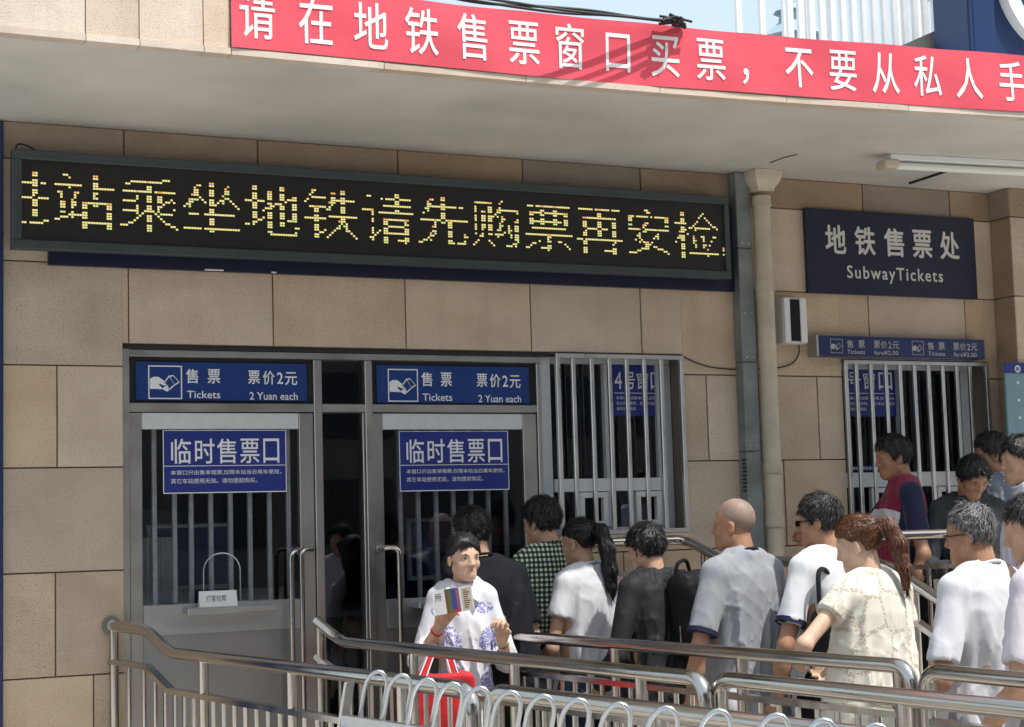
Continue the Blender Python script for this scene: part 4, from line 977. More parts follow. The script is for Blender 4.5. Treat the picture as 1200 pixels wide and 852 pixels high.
# ---- cloth, skin and hair materials
def cloth(name, col, rough=.85, wr=.25, **kw):
    m = mat(name, col, rough, 0, spec=.25); N, L, b = graph(m)
    tc = nd(N, 'ShaderNodeTexCoord'); nz = nd(N, 'ShaderNodeTexNoise'); nz.inputs['Scale'].default_value = 14; nz.inputs['Detail'].default_value = 3; nz.inputs['Distortion'].default_value = .8
    mp = nd(N, 'ShaderNodeMapping'); mp.inputs['Scale'].default_value = (1.2, 1.2, .28); L.new(tc.outputs['Object'], mp.inputs[0]); L.new(mp.outputs[0], nz.inputs['Vector'])
    bp = nd(N, 'ShaderNodeBump'); bp.inputs['Strength'].default_value = wr; bp.inputs['Distance'].default_value = .02
    wv = nd(N, 'ShaderNodeTexNoise'); wv.inputs['Scale'].default_value = 420; L.new(tc.outputs['Object'], wv.inputs['Vector'])
    ad = nd(N, 'ShaderNodeMath', operation='MULTIPLY_ADD'); ad.inputs[1].default_value = .03; L.new(wv.outputs[0], ad.inputs[0]); L.new(nz.outputs[0], ad.inputs[2])
    L.new(ad.outputs[0], bp.inputs['Height']); L.new(bp.outputs[0], b.inputs['Normal'])
    b.inputs['Sheen Weight'].default_value = .15 if max(col) > .2 else 0.0
    if max(col) < .03: b.inputs['Specular IOR Level'].default_value = .12
    return m
def skin(name, col):
    m = mat(name, col, .55, 0, noise=.20, nscale=22, bump=.10, bscale=240, spec=.35)
    b = graph(m)[2]; b.inputs['Subsurface Weight'].default_value = .12; b.inputs['Subsurface Radius'].default_value = (.012, .005, .003); return m
def hairm(name, col, hi, rough=.38):
    m = mat(name, col, rough, 0, spec=.5); N, L, b = graph(m)
    tc = nd(N, 'ShaderNodeTexCoord'); mp = nd(N, 'ShaderNodeMapping'); mp.inputs['Scale'].default_value = (190, 190, 24); L.new(tc.outputs['Object'], mp.inputs[0])
    nz = nd(N, 'ShaderNodeTexNoise'); nz.inputs['Scale'].default_value = 1; nz.inputs['Detail'].default_value = 3; L.new(mp.outputs[0], nz.inputs['Vector'])
    rp = ramp(N, [(.35, col), (.7, hi)]); L.new(nz.outputs[0], rp.inputs[0]); L.new(rp.outputs[0], b.inputs['Base Color'])
    bp = nd(N, 'ShaderNodeBump'); bp.inputs['Strength'].default_value = .8; bp.inputs['Distance'].default_value = .004; L.new(nz.outputs[0], bp.inputs['Height']); L.new(bp.outputs[0], b.inputs['Normal'])
    return m
skin('skin_light', (.60, .40, .29)); skin('skin_mid', (.47, .28, .185)); skin('skin_tan', (.36, .19, .115)); skin('skin_dark', (.30, .165, .105)); skin('skin_scalp', (.25, .18, .14))
hairm('hair_black', (.004, .004, .0045), (.016, .015, .015)); hairm('hair_brown', (.045, .014, .007), (.20, .075, .030)); hairm('hair_grey', (.02, .02, .022), (.26, .25, .25), .5); hairm('hair_buzz', (.008, .008, .008), (.03, .028, .026), .6)
cloth('white_tee', (.55, .55, .585)); cloth('grey_tee', (.25, .265, .29)); cloth('black_tee', (.012, .013, .018)); cloth('dark_jacket', (.024, .025, .027), .6, .5); cloth('polo_white', (.56, .57, .60)); cloth('navy', (.012, .016, .045))
cloth('jeans', (.02, .028, .06), .85, .4); cloth('khaki', (.42, .38, .33)); cloth('black_trouser', (.012, .012, .014)); cloth('grey_trouser', (.22, .23, .26)); cloth('dark_shirt', (.03, .034, .042), .8, .35); cloth('lavender', (.62, .60, .70)); cloth('pink_white', (.58, .53, .57)); cloth('blue_uniform', (.12, .25, .50)); cloth('white_trouser', (.6, .6, .62)); cloth('pattern_grey', (.12, .14, .18), .8)
cloth('black_bag', (.010, .010, .012), .55, .4); cloth('red_bag', (.42, .010, .018), .6, .35); cloth('strap_brown', (.09, .05, .04), .5); cloth('collar_white', (.78, .79, .80))
mat('lips', (.44, .20, .17), .4); mat('eye_dark', (.01, .008, .008), .15); mat('eye_white', (.62, .60, .57), .3); mat('shoe', (.03, .03, .03), .5); mat('lens_black', (.006, .006, .007), .1); mat('silver', (.7, .7, .7), .2, 1.0)
def patterned(name, col2, fn):
    """second colour laid over a cloth through fn(N, L, coord socket) -> factor socket"""
    m = MATS[name]; N, L, b = graph(m); tc = nd(N, 'ShaderNodeTexCoord')
    mx = nd(N, 'ShaderNodeMix', data_type='RGBA'); mx.inputs[6].default_value = b.inputs['Base Color'].default_value[:]; mx.inputs[7].default_value = (*col2, 1)
    L.new(fn(N, L, tc.outputs['Object']), mx.inputs[0]); L.new(mx.outputs[2], b.inputs['Base Color']); return mx
def mth(N, L, op, a, b=None, c=None):
    n = nd(N, 'ShaderNodeMath', operation=op)
    for i, v in enumerate((a, b, c)):
        if v is None: continue
        if isinstance(v, (int, float)): n.inputs[i].default_value = v
        else: L.new(v, n.inputs[i])
    return n.outputs[0]
def xyz(N, L, s): n = nd(N, 'ShaderNodeSeparateXYZ'); L.new(s, n.inputs[0]); return n.outputs
# gingham: dark green, black and cream
m = cloth('gingham', (.62, .62, .40)); N, L, b = graph(m); tc = nd(N, 'ShaderNodeTexCoord'); o = xyz(N, L, tc.outputs['Object'])
def stripe(s, p, ph=0): return mth(N, L, 'COMPARE', mth(N, L, 'FRACT', mth(N, L, 'MULTIPLY_ADD', s, 1/p, ph)), .25, .25)
ux = mth(N, L, 'ADD', o[0], mth(N, L, 'MULTIPLY', o[1], -.35))
sa = stripe(ux, .0225); sb = stripe(o[2], .0225)
c1 = nd(N, 'ShaderNodeMix', data_type='RGBA'); c1.inputs[6].default_value = (.74, .75, .56, 1); c1.inputs[7].default_value = (.045, .11, .06, 1); L.new(sa, c1.inputs[0])
c2 = nd(N, 'ShaderNodeMix', data_type='RGBA'); c2.inputs[7].default_value = (.010, .014, .035, 1); L.new(c1.outputs[2], c2.inputs[6]); L.new(mth(N, L, 'MULTIPLY', sa, sb), c2.inputs[0])
c1.inputs[7].default_value = (.075, .15, .10, 1); L.new(mth(N, L, 'MAXIMUM', sa, sb), c1.inputs[0]); L.new(c2.outputs[2], b.inputs['Base Color'])
# white blouse with blue embroidered flowers
cloth('blouse', (.58, .58, .63), .8, .2)
def flowers(N, L, s):
    o = xyz(N, L, s); vo = nd(N, 'ShaderNodeTexNoise'); vo.inputs['Scale'].default_value = 75; vo.inputs['Detail'].default_value = 4; L.new(s, vo.inputs['Vector'])
    wv = nd(N, 'ShaderNodeTexVoronoi', feature='DISTANCE_TO_EDGE'); wv.inputs['Scale'].default_value = 95; L.new(s, wv.inputs['Vector'])
    lace = mth(N, L, 'MULTIPLY', mth(N, L, 'GREATER_THAN', vo.outputs[0], .47), mth(N, L, 'GREATER_THAN', wv.outputs[0], .045))
    tot = None
    for cx, cz, rx, rz in ((.085, 1.16, .07, .10), (-.105, 1.15, .055, .10), (.07, 1.02, .06, .06), (.10, 1.32, .06, .035), (-.09, 1.33, .05, .03), (-.10, 1.00, .045, .06)):
        d = mth(N, L, 'ADD', mth(N, L, 'POWER', mth(N, L, 'ABSOLUTE', mth(N, L, 'DIVIDE', mth(N, L, 'SUBTRACT', o[0], cx), rx)), 2), mth(N, L, 'POWER', mth(N, L, 'ABSOLUTE', mth(N, L, 'DIVIDE', mth(N, L, 'SUBTRACT', o[2], cz), rz)), 2))
        q = mth(N, L, 'LESS_THAN', mth(N, L, 'ADD', d, mth(N, L, 'MULTIPLY', vo.outputs[0], .9)), 1.35)
        tot = q if tot is None else mth(N, L, 'MAXIMUM', tot, q)
    return mth(N, L, 'MULTIPLY', mth(N, L, 'MULTIPLY', tot, lace), mth(N, L, 'GREATER_THAN', o[1], .02))
patterned('blouse', (.10, .11, .36), flowers)
# cream lace knit: scallops
m = cloth('lace_knit', (.64, .615, .54), .85, .2); N, L, b = graph(m); tc = nd(N, 'ShaderNodeTexCoord'); o = xyz(N, L, tc.outputs['Object'])
mpk = nd(N, 'ShaderNodeMapping'); mpk.inputs['Scale'].default_value = (1.0, .6, .74); L.new(tc.outputs['Object'], mpk.inputs[0])
vk = nd(N, 'ShaderNodeTexVoronoi', feature='DISTANCE_TO_EDGE'); vk.inputs['Scale'].default_value = 9.5; vk.inputs['Randomness'].default_value = .35; L.new(mpk.outputs[0], vk.inputs['Vector'])
band = mth(N, L, 'LESS_THAN', vk.outputs['Distance'], .055)
hol = nd(N, 'ShaderNodeTexVoronoi'); hol.inputs['Scale'].default_value = 120; L.new(tc.outputs['Object'], hol.inputs['Vector'])
hl = mth(N, L, 'MULTIPLY', band, mth(N, L, 'LESS_THAN', hol.outputs[0], .60))
nzb = nd(N, 'ShaderNodeTexNoise'); nzb.inputs['Scale'].default_value = 5; L.new(tc.outputs['Object'], nzb.inputs['Vector'])
hl = mth(N, L, 'MULTIPLY', hl, mth(N, L, 'GREATER_THAN', nzb.outputs[0], .38))
mx = nd(N, 'ShaderNodeMix', data_type='RGBA'); mx.inputs[6].default_value = (.64, .615, .54, 1); mx.inputs[7].default_value = (.44, .39, .32, 1); L.new(hl, mx.inputs[0]); L.new(mx.outputs[2], b.inputs['Base Color'])
# maroon polo with white chest band and navy sleeves
m = cloth('maroon_polo', (.22, .008, .045), .8, .3); N, L, b = graph(m); tc = nd(N, 'ShaderNodeTexCoord'); o = xyz(N, L, tc.outputs['Object'])
zz = mth(N, L, 'ADD', o[2], mth(N, L, 'MULTIPLY', o[1], -.45))
fr_ = mth(N, L, 'GREATER_THAN', o[1], -.035); wb = mth(N, L, 'MULTIPLY', mth(N, L, 'COMPARE', zz, 1.215, .05), fr_); nb = mth(N, L, 'MULTIPLY', mth(N, L, 'COMPARE', zz, 1.13, .03), fr_)
sv = mth(N, L, 'GREATER_THAN', mth(N, L, 'ABSOLUTE', o[0]), .150)
a1 = nd(N, 'ShaderNodeMix', data_type='RGBA'); a1.inputs[6].default_value = (.22, .008, .045, 1); a1.inputs[7].default_value = (.60, .60, .64, 1); L.new(wb, a1.inputs[0])
a2 = nd(N, 'ShaderNodeMix', data_type='RGBA'); a2.inputs[7].default_value = (.014, .016, .055, 1); L.new(a1.outputs[2], a2.inputs[6]); L.new(mth(N, L, 'MAXIMUM', nb, sv), a2.inputs[0]); L.new(a2.outputs[2], b.inputs['Base Color'])
# dark grey patterned tee
def specks(N, L, s):
    v = nd(N, 'ShaderNodeTexNoise'); v.inputs['Scale'].default_value = 26; v.inputs['Detail'].default_value = 3; L.new(s, v.inputs['Vector']); return mth(N, L, 'GREATER_THAN', v.outputs[0], .56)
patterned('pattern_grey', (.32, .34, .38), specks)
# ---- head in its own frame: z = 0 at the chin, face towards +y
def head_prims(fem=False, w_=1.0):
    j = .89 if fem else 1.0; P = [
        ell((0, -.010, .142), (.0735*w_, .086, .084), .02), ell((0, .022, .090), (.060*w_*j, .062, .082), .03), ell((0, .042, .030), (.034*j, .036, .030), .025),
        rc((.048*w_*j, -.002, .052), (.016, .058, .018), .018, .016, .03), rc((-.048*w_*j, -.002, .052), (-.016, .058, .018), .018, .016, .03),
        ell((.040, .050, .078), (.022, .022, .022), .02), ell((-.040, .050, .078), (.022, .022, .022), .02),
        rc((-.036, .066, .122), (.036, .066, .122), .012, .012, .02),
        ell((.031, .090, .109), (.017, .012, .0095), .012, 's'), ell((-.031, .090, .109), (.017, .012, .0095), .012, 's'),
        rc((0, .078, .114), (0, .095, .080), .0070, .0105, .014), ell((.0115, .088, .075), (.0075, .009, .0065), .006), ell((-.0115, .088, .075), (.008, .009, .007), .006),
        rc((-.017, .0745, .049), (.017, .0745, .049), .0055, .0055, .010), rc((-.014, .074, .040), (.014, .074, .040), .0060, .0060, .010),
        ell((.076*w_, -.012, .095), (.009, .019, .031), .006), ell((-.076*w_, -.012, .095), (.009, .019, .031), .006),
        ell((.082*w_, -.006, .098), (.005, .010, .018), .005, 's'), ell((-.082*w_, -.006, .098), (.005, .010, .018), .005, 's')]
    return P
def surf_y(P, x, z):
    y = np.arange(.13, .03, -.0008); X = np.full_like(y, x); Z = np.full_like(y, z); d = np.full_like(y, .2)
    for p in P:
        e = p.fn(X, y, Z); d = smin(d, e, p.k) if p.op == 'u' else smax(d, -e, p.k)
    i = np.argmax(d < 0); return y[i]
def hand_prims(wr, d, nrm, side, curl=.5, sc=1.0, spread=.0195):
    """side: +1 the thumb lies towards cross(d, nrm), -1 the other way"""
    d = np.array(d, float); d /= np.linalg.norm(d); nrm = np.array(nrm, float); nrm -= d*(nrm@d); nrm /= np.linalg.norm(nrm); w_ = np.cross(d, nrm)*side; P = []
    P.append(rc(wr-d*.01, wr+d*.055*sc, .024*sc, .026*sc, .015))
    for i, (o_, l) in enumerate(((1.5, .92), (.5, 1.05), (-.5, 1.0), (-1.5, .78))):
        base = wr+(d*(.082-.006*abs(o_-.3)))*sc+w_*o_*spread*sc
        P.append(rc(wr+d*.015*sc+w_*o_*.012*sc, base, .0125*sc, .0115*sc, .012))
        p = base; a = 0
        for l_, r0, r1, c in ((.042, .0105, .0095, .75), (.027, .0095, .0088, 1.1), (.021, .0088, .0078, .8)):
            a += curl*c; q = p+(d*math.cos(a)+nrm*math.sin(a))*l_*l*sc; P.append(rc(p, q, r0*sc, r1*sc, .004)); p = q
    t0 = wr+d*.025*sc+w_*.022*sc; t1 = t0+(d*.55+w_*.62+nrm*.45)*.042*sc; t2 = t1+(d*.75+w_*.1+nrm*(.35+.5*curl))*.033*sc
    P += [rc(t0, t1, .0155*sc, .012*sc, .012), rc(t1, t2, .0115*sc, .009*sc, .005)]
    return P
def strands(parent, V, F, M, T, hair, mt, seed, n=4200):
    """loose hair lying over the hair mass: tapering ribbons that follow its flow"""
    rs = np.random.RandomState(seed); P4 = V[F]; nrm = np.cross(P4[:, 2]-P4[:, 0], P4[:, 3]-P4[:, 1]); ar = np.linalg.norm(nrm, axis=1)+1e-12; nrm = nrm/ar[:, None]
    k = rs.choice(len(F), n, p=ar/ar.sum()); a = rs.rand(n, 1); b = rs.rand(n, 1); q = P4[k]
    p = (q[:, 0]*(1-a)+q[:, 1]*a)*(1-b)+(q[:, 3]*(1-a)+q[:, 2]*a)*b; nn = nrm[k]
    L_ = (p-T)@M/HS; tied = bool(hair.get('tail') or hair.get('tie'))
    if tied:
        tie = np.array(hair.get('tie', (0, -.115, .168))); d = tie-L_; tl = (L_[:, 1] < -.118) & bool(hair.get('tail'))
        d[tl] = np.array([0, .05, -1.0])
    else:
        d = L_-np.array([0, -.055, .30]); d[:, 1] += np.where(L_[:, 2] > .16, .05, 0)
    d = d@M.T; d -= nn*np.sum(d*nn, 1)[:, None]; d /= np.linalg.norm(d, axis=1)[:, None]+1e-9
    d += rs.randn(n, 3)*(.07 if tied else .16); ln = rs.uniform(.4, 1.0, n)*(.055 if tied else hair.get('len', .034)); lift = np.abs(rs.randn(n))*.10+.02; lift *= .35 if tied else 1.0; lift[rs.rand(n) < .03] += .12 if tied else .35
    s = np.cross(d, nn); s /= np.linalg.norm(s, axis=1)[:, None]+1e-9; wd = rs.uniform(.0009, .0019, n)[:, None]
    pts = [p-nn*.002, p+d*(ln*.4)[:, None]+nn*(ln*lift*.8+.0012)[:, None], p+d*(ln*.75)[:, None]+nn*(ln*lift+.001)[:, None], p+d*ln[:, None]+nn*(ln*lift*.6)[:, None]]
    for j_, t_ in ((1, .4), (2, .75), (3, 1.0)): pts[j_] = pts[j_]-nn*((ln*t_)**2/(2*.085))[:, None]
    vs = np.stack([pts[0]-s*wd, pts[0]+s*wd, pts[1]-s*wd, pts[1]+s*wd, pts[2]-s*wd*.7, pts[2]+s*wd*.7, pts[3]-s*wd*.15, pts[3]+s*wd*.15], 1).reshape(-1, 3)
    o = np.arange(n)[:, None]*8; f = np.concatenate([o+np.array([[0, 1, 3, 2]]), o+np.array([[2, 3, 5, 4]]), o+np.array([[4, 5, 7, 6]])])
    ob_ = to_obj('hair_strands', vs, f, mt, parent); tag(ob_, kind='stuff'); return ob_
def person(label, px, X, H, heading, z0=0.0, py=640, look=(0, 0, 0), lean=(0, 0), sk='skin_mid', fem=False, wide=1.0, deep=1.0, hair=None, hair_mat='hair_black',
           shirt='white_tee', sleeve=.62, hem=.82, trouser='jeans', arms=None, hands=((.45, None), (.45, None)), seed=1, fold=1.0, h=.0078, face=False, flare=0.0, belt=None, extra=None, collar=None, band=None, cuff=None, headw=1.0, hsh=0):
    loc = at_x(px, py, X); s_ = H/1.670
    root = thing('person', label, 'person', (loc[0], loc[1], z0), 'people queueing at the ticket windows'); root.rotation_euler = (0, 0, R(heading)); root.scale = (s_, s_, s_)
    sw = (.132 if fem else .148)*wide
    if arms is None: arms = [None, None]
    J = []
    for k, sd_ in ((0, -1), (1, 1)):           # 0 = the person's left (-x), 1 = right (+x)
        sh = np.array([sd_*sw, -.014, 1.374]); a = arms[k] or {}
        el = np.array(a.get('el', (sd_*(sw+.06), -.035, 1.085))); wr = np.array(a.get('wr', (sd_*(sw+.06), .035, .845)))
        J.append((sh, el, wr))
    M = Rz(R(look[0])) @ Rx(R(look[1])) @ Ry(R(look[2])); piv = np.array([0, -.02, .045]); nk = np.array([0+lean[0], .004+lean[1]*1.0, 1.462+.045*HS+hsh])
    T = nk-M@piv*HS
    # shear for a leaning trunk
    def lx(z): return np.clip((z-.95)/.55, 0, 1)
    def W(pr):
        if not (lean[0] or lean[1]): return pr
        f0 = pr.fn
        def fn(X_, Y_, Z_): t = lx(Z_); return f0(X_-lean[0]*t, Y_-lean[1]*t, Z_)
        return Prim(fn, pr.lo+np.minimum([lean[0], lean[1], 0], 0), pr.hi+np.maximum([lean[0], lean[1], 0], 0), pr.k, pr.op)
    for k in (0, 1):
        sh, el, wr = J[k]; t = float(lx(sh[2])); off = np.array([lean[0]*t, lean[1]*t, 0]); J[k] = (sh+off, el+(off*.6 if not arms[k] else 0), wr)
    HP = head_prims(fem, headw)
    nr = (.047 if fem else .055)
    B = [W(loft([(.80, .13*wide, .09, 0), (1.0, .135*wide, .09, 0), (1.2, .15*wide, .095, -.005), (1.34, .14*wide, .085, -.01), (1.41, .07, .06, -.01)], .03))]
    B += [rc((lean[0]*.95, -.025+lean[1]*.95, 1.39), T+M@np.array([0, -.022, .055])*HS, nr+.002, nr-.004, .03)]
    B += [xf(p, M, T) for p in HP]
    for sd_ in (-1, 1):
        B += [rc((sd_*.085, 0, .86), (sd_*.095, .008, .49), .07, .05, .03), rc((sd_*.095, .008, .49), (sd_*.1, -.015, .09), .048, .036, .02), rc((sd_*.1, -.03, .05), (sd_*.112, .11, .04), .032, .026, .02)]
    for k, sd_ in ((0, -1), (1, 1)):
        sh, el, wr = J[k]; af = .80 if fem else .92; B += [rc(sh, el, .043*af, .035*af, .025), rc(el, el+(wr-el)*.35, .036*af, .036*af, .02), rc(el+(wr-el)*.35, wr, .036*af, .0245*(.9 if fem else 1), .02)]
        cu, nv = hands[k]; d = wr-el
        if nv is None: nv = (-sd_*1.0, .35, 0)
        if isinstance(nv, dict): d = np.array(nv['d'], float); sdt = nv.get('side', 1); nv = nv['n']
        else: sdt = 1 if (np.cross(d/np.linalg.norm(d), np.array(nv, float)) @ np.array([0, 1.0, .3])) > 0 else -1
        B += hand_prims(wr, d, nv, sdt, cu, .92 if fem else 1.0)
    V, F = mesh_field(B, h); to_obj('body', V, F, sk, root)
    # shirt
    wd = (.93 if fem else 1.0)*wide; e = .006
    rows = [(hem, .156*wd+flare, .122*deep+flare*.5, 0), (.95, .151*wd+flare*.7, .118*deep+flare*.4, 0), (1.08, .147*wd+flare*.4, .114*deep+flare*.2, 0), (1.20, .156*wd+flare*.2, .116*deep, -.004), (1.30, .156*wd, .110*deep, -.012), (1.37, .132*wd, .094, -.018), (1.42, .085, .074, -.020), (1.452, nr+.013, nr+.013, -.018)]
    G = [W(loft(rows, .03))]
    for k, sd_ in ((0, -1), (1, 1)):
        sh, el, wr = J[k]; G.append(rc(np.array([sd_*.06+lean[0]*.8, -.014+lean[1]*.8, 1.404]), sh+np.array([0, 0, .004]), .046, .050, .045)); G.append(rc(np.array([sd_*.028+lean[0]*.95, -.026+lean[1]*.95, 1.432]), np.array([sd_*.11*wd+lean[0]*.85, -.016+lean[1]*.85, 1.406]), .036, .036, .04))
        if sleeve <= 1: G.append(rc(sh, sh+(el-sh)*sleeve, .050, .057, .022)); tip = sh+(el-sh)*sleeve; ax_ = (el-sh)/np.linalg.norm(el-sh)
        else:
            f_ = sleeve-1; G += [rc(sh, el, .052, .049, .02), rc(el, el+(wr-el)*f_, .050, .046 if f_ < .7 else .036, .02)]; tip = el+(wr-el)*f_; ax_ = (wr-el)/np.linalg.norm(wr-el)
        r_ = .10; c_ = tip+ax_*(r_+.004)                # flat end at the cuff
        def fn(X_, Y_, Z_, tip=tip, ax_=ax_): return np.maximum(-((X_-tip[0])*ax_[0]+(Y_-tip[1])*ax_[1]+(Z_-tip[2])*ax_[2]), np.sqrt((X_-tip[0])**2+(Y_-tip[1])**2+(Z_-tip[2])**2)-.085)
        G.append(Prim(fn, tip-.085, tip+.085, .006, 's'))
        if cuff:
            mb = MB(); n_ = 20; up = np.cross(ax_, [0, 1.0, 0.2]); up /= np.linalg.norm(up); s2 = np.cross(ax_, up)
            rr = .060 if sleeve <= 1 else .041
            mb.tube([tip-ax_*.016, tip+ax_*.003], rr+.002, 22); loc_obj(mb, 'cuff', cuff, root, True)
    # open neck
    G.append(ell((lean[0]*.98, .020+lean[1]*.98, 1.474), (nr+.010, nr+.022, .030), .01, 's'))
    G[-1].op = 's'
    def post(X_, Y_, Z_):
        low = np.clip((1.40-Z_)/.30, .30, 1)*np.clip(1-(np.abs(X_-lean[0]*lx(Z_))-.125*wide)/.05, .4, 1)
        a = vnoise(X_*11+Z_*3, Y_*11, Z_*4.2+X_*5, seed)-.5; b2 = np.abs(vnoise(X_*17-Z_*6, Y_*17, Z_*9, seed+3)-.5)*2
        c2 = vnoise(X_*30, Y_*30, Z_*9, seed+9)-.5
        w1 = vnoise(X_*5, Y_*5, Z_*5, seed+13); w2 = vnoise(X_*7+3, Y_*7, Z_*6, seed+15)
        cr = 1-np.abs(np.sin((Z_*17+X_*(14+12*w2)*np.sign(X_+.02)+Y_*9+w1*9)))       # creases running down and outwards
        cr2 = 1-np.abs(np.sin(Z_*9-np.abs(X_)*30+w2*10+Y_*12))
        a = vnoise(X_*13+Z_*2.2, Y_*13, Z_*2.0, seed)-.5; b3 = np.abs(vnoise(X_*21-Z_*3, Y_*21, Z_*3.2, seed+31)-.5)*2
        return fold*1.3*(.030*a*low+.032*(b3-.4)*low-.013*cr2**4*w1*low-.008*cr**4*w2*low+.004*c2*low)
    V, F = mesh_field(G, h, post=post); to_obj('shirt', relax(V, F, 1), F, shirt, root)
    # trousers and shoes
    Tt = [loft([(.76, .150*wide, .105, -.005), (.90, .158*wide, .112, -.008), (1.0, .148*wide, .104, 0)], .03)]
    for sd_ in (-1, 1): Tt += [rc((sd_*.082, -.004, .84), (sd_*.094, .006, .49), .088*wide, .068, .03), rc((sd_*.094, .006, .49), (sd_*.1, -.015, .085), .066, .058, .02)]
    def post2(X_, Y_, Z_): return .016*(vnoise(X_*10, Y_*10, Z_*5+X_*4, seed+20)-.5)+.008*(np.abs(vnoise(X_*16, Y_*16, Z_*12, seed+22)-.5)-.2)
    V, F = mesh_field(Tt, .011, post=post2); to_obj('trousers', V, F, trouser, root)
    for sd_ in (-1, 1):
        V, F = mesh_field([rc((sd_*.1, -.045, .045), (sd_*.106, .03, .05), .040, .042, .02), rc((sd_*.106, .03, .045), (sd_*.115, .135, .034), .040, .030, .02), ell((sd_*.108, .04, -.06), (.09, .2, .062), .006, 's')], .008); to_obj('shoe', V, F, 'shoe', root)
    if belt:
        mb = MB(); n_ = 40; vv = []
        for z in (.985, 1.02):
            for i in range(n_): t = 2*math.pi*i/n_; vv.append((.172*wide*math.cos(t), .122*math.sin(t), z))
        mb.add(vv, [(i, (i+1) % n_, n_+(i+1) % n_, n_+i) for i in range(n_)]); loc_obj(mb, 'belt', belt, root, True)
    if not collar:                                  # ribbed neckband
        c_ = np.array([lean[0]*.97, -.006+lean[1]*.97, 1.449]); pts_ = [c_+np.array([(nr+.013)*math.cos(t), (nr+.016)*math.sin(t), -.016*math.sin(t)-.004*math.cos(2*t)]) for t in np.linspace(0, 2*math.pi, 29)]
        mb = MB(); mb.tube(pts_, .0065, 8, False); loc_obj(mb, 'neckband', band or shirt, root, True)
    if collar:
        cp = []
        base = np.array([lean[0]*.95, -.018+lean[1]*.95, 1.0])
        V, F = mesh_field([rc(base+np.array([0, -.010, .405]), base+np.array([0, .004, .455]), nr+.018, nr+.009, .01), Prim(lambda X_, Y_, Z_: np.maximum(Z_-1.452+.0*X_, -1+0*X_), (-1, -1, 1), (1, 1, 2), .004, 'i'), rc(base+np.array([0, -.014, .36]), base+np.array([0, .01, .52]), nr+.004, nr+.001, .004, 's'), ell((lean[0], .10+lean[1], 1.425), (.024, .06, .05), .006, 's')], .006); to_obj('collar', V, F, collar, root)
    # hair
    if hair:
        Hh = []
        th = hair.get('th', .010)
        Hh.append(xf(ell((0, -.013, .143), (.0735*headw+th, .086+th, .084+th), .012), M, T))
        for q in hair.get('add', []): Hh.append(xf(q, M, T))
        (y1, z1), (y2, z2) = hair.get('line', ((-.04, .085), (.078, .178)))
        dv = np.array([y2-y1, z2-z1]); dv /= np.linalg.norm(dv); nv = np.array([dv[1], -dv[0]])
        fr = hair.get('front', None)
        def cutf(X_, Y_, Z_):
            g = nv[0]*(Y_-y1)+nv[1]*(Z_-z1)
            if hair.get('part'): g = g+hair['part']*X_
            g = np.minimum(g, np.maximum(Y_+hair.get('back', .034), (hair.get('nape', .035)-Z_)*1.0))
            g = np.maximum(g, hair.get('nape', .035)-Z_)
            return g+.016*(vnoise(X_*60, Y_*60, Z_*22, seed)-.5)+.006*(vnoise(X_*140, Y_*140, Z_*50, seed)-.5)
        Hh.append(xf(Prim(cutf, (-.2, -.25, -.3), (.2, .2, .3), hair.get('soft', .022), 'i'), M, T))
        for q in hair.get('tail', []): Hh.append(xf(q, M, T))
        Mi = M.T
        def post3(X_, Y_, Z_):
            x, y, z = (X_-T[0])/HS, (Y_-T[1])/HS, (Z_-T[2])/HS; lx_ = Mi[0][0]*x+Mi[0][1]*y+Mi[0][2]*z; ly = Mi[1][0]*x+Mi[1][1]*y+Mi[1][2]*z; lz = Mi[2][0]*x+Mi[2][1]*y+Mi[2][2]*z
            am = hair.get('rough', 1.0); return am*(.010*(vnoise(lx_*60, ly*60, lz*16, seed+5)-.5)+.007*(vnoise(lx_*130, ly*130, lz*40, seed+6)-.5))
        V, F = mesh_field(Hh, .0050, post=post3); ho = to_obj('hair', V, F, hair_mat, root)
        if hair.get('th', .01) > .005: strands(ho, V, F, M, T, hair, hair_mat, seed, hair.get('n', 4200))
        if hair.get('top'):                         # thin grey crown
            pass
    def HPt(x, y, z): return T+M@np.array([x, y*.92, z])*HS
    if face:
        for sx in (-1, 1):
            y = surf_y(HP, sx*.031, .108)
            V, F = mesh_field([xf(ell((sx*.031, y-.0035, .1075), (.0135, .006, .0042), .004), M, T)], .0016); to_obj('eye', V, F, 'eye_white', root)
            V, F = mesh_field([xf(ell((sx*.031, y-.0005, .1078), (.0058, .0045, .0044), .003), M, T), xf(rc((sx*.017, y-.001, .1105), (sx*.032, y+.0015, .1135), .0016, .0018, .002), M, T), xf(rc((sx*.032, y+.0015, .1135), (sx*.046, y-.004, .110), .0018, .0014, .002), M, T)], .0012); to_obj('iris', V, F, 'eye_dark', root)
            yb = surf_y(HP, sx*.03, .127)
            V, F = mesh_field([xf(rc((sx*.016, yb+.0005, .1245), (sx*.033, yb+.0008, .1295), .0028, .0026, .004), M, T), xf(rc((sx*.033, yb+.0008, .1295), (sx*.048, yb-.009, .1255), .0026, .0014, .004), M, T)], .0016); to_obj('eyebrow', V, F, hair_mat, root)
        yl_ = surf_y(HP, 0, .049)
        V, F = mesh_field([xf(rc((-.020, yl_-.0055, .0465), (0, yl_-.0005, .0495), .0032, .0042, .004), M, T), xf(rc((.020, yl_-.0055, .0465), (0, yl_-.0005, .0495), .0032, .0042, .004), M, T), xf(rc((-.014, yl_-.004, .0415), (.014, yl_-.004, .0415), .0045, .0045, .004), M, T)], .0018); to_obj('lips', V, F, 'lips', root)
    if extra: extra(root, HPt, J, M, T)
    return root
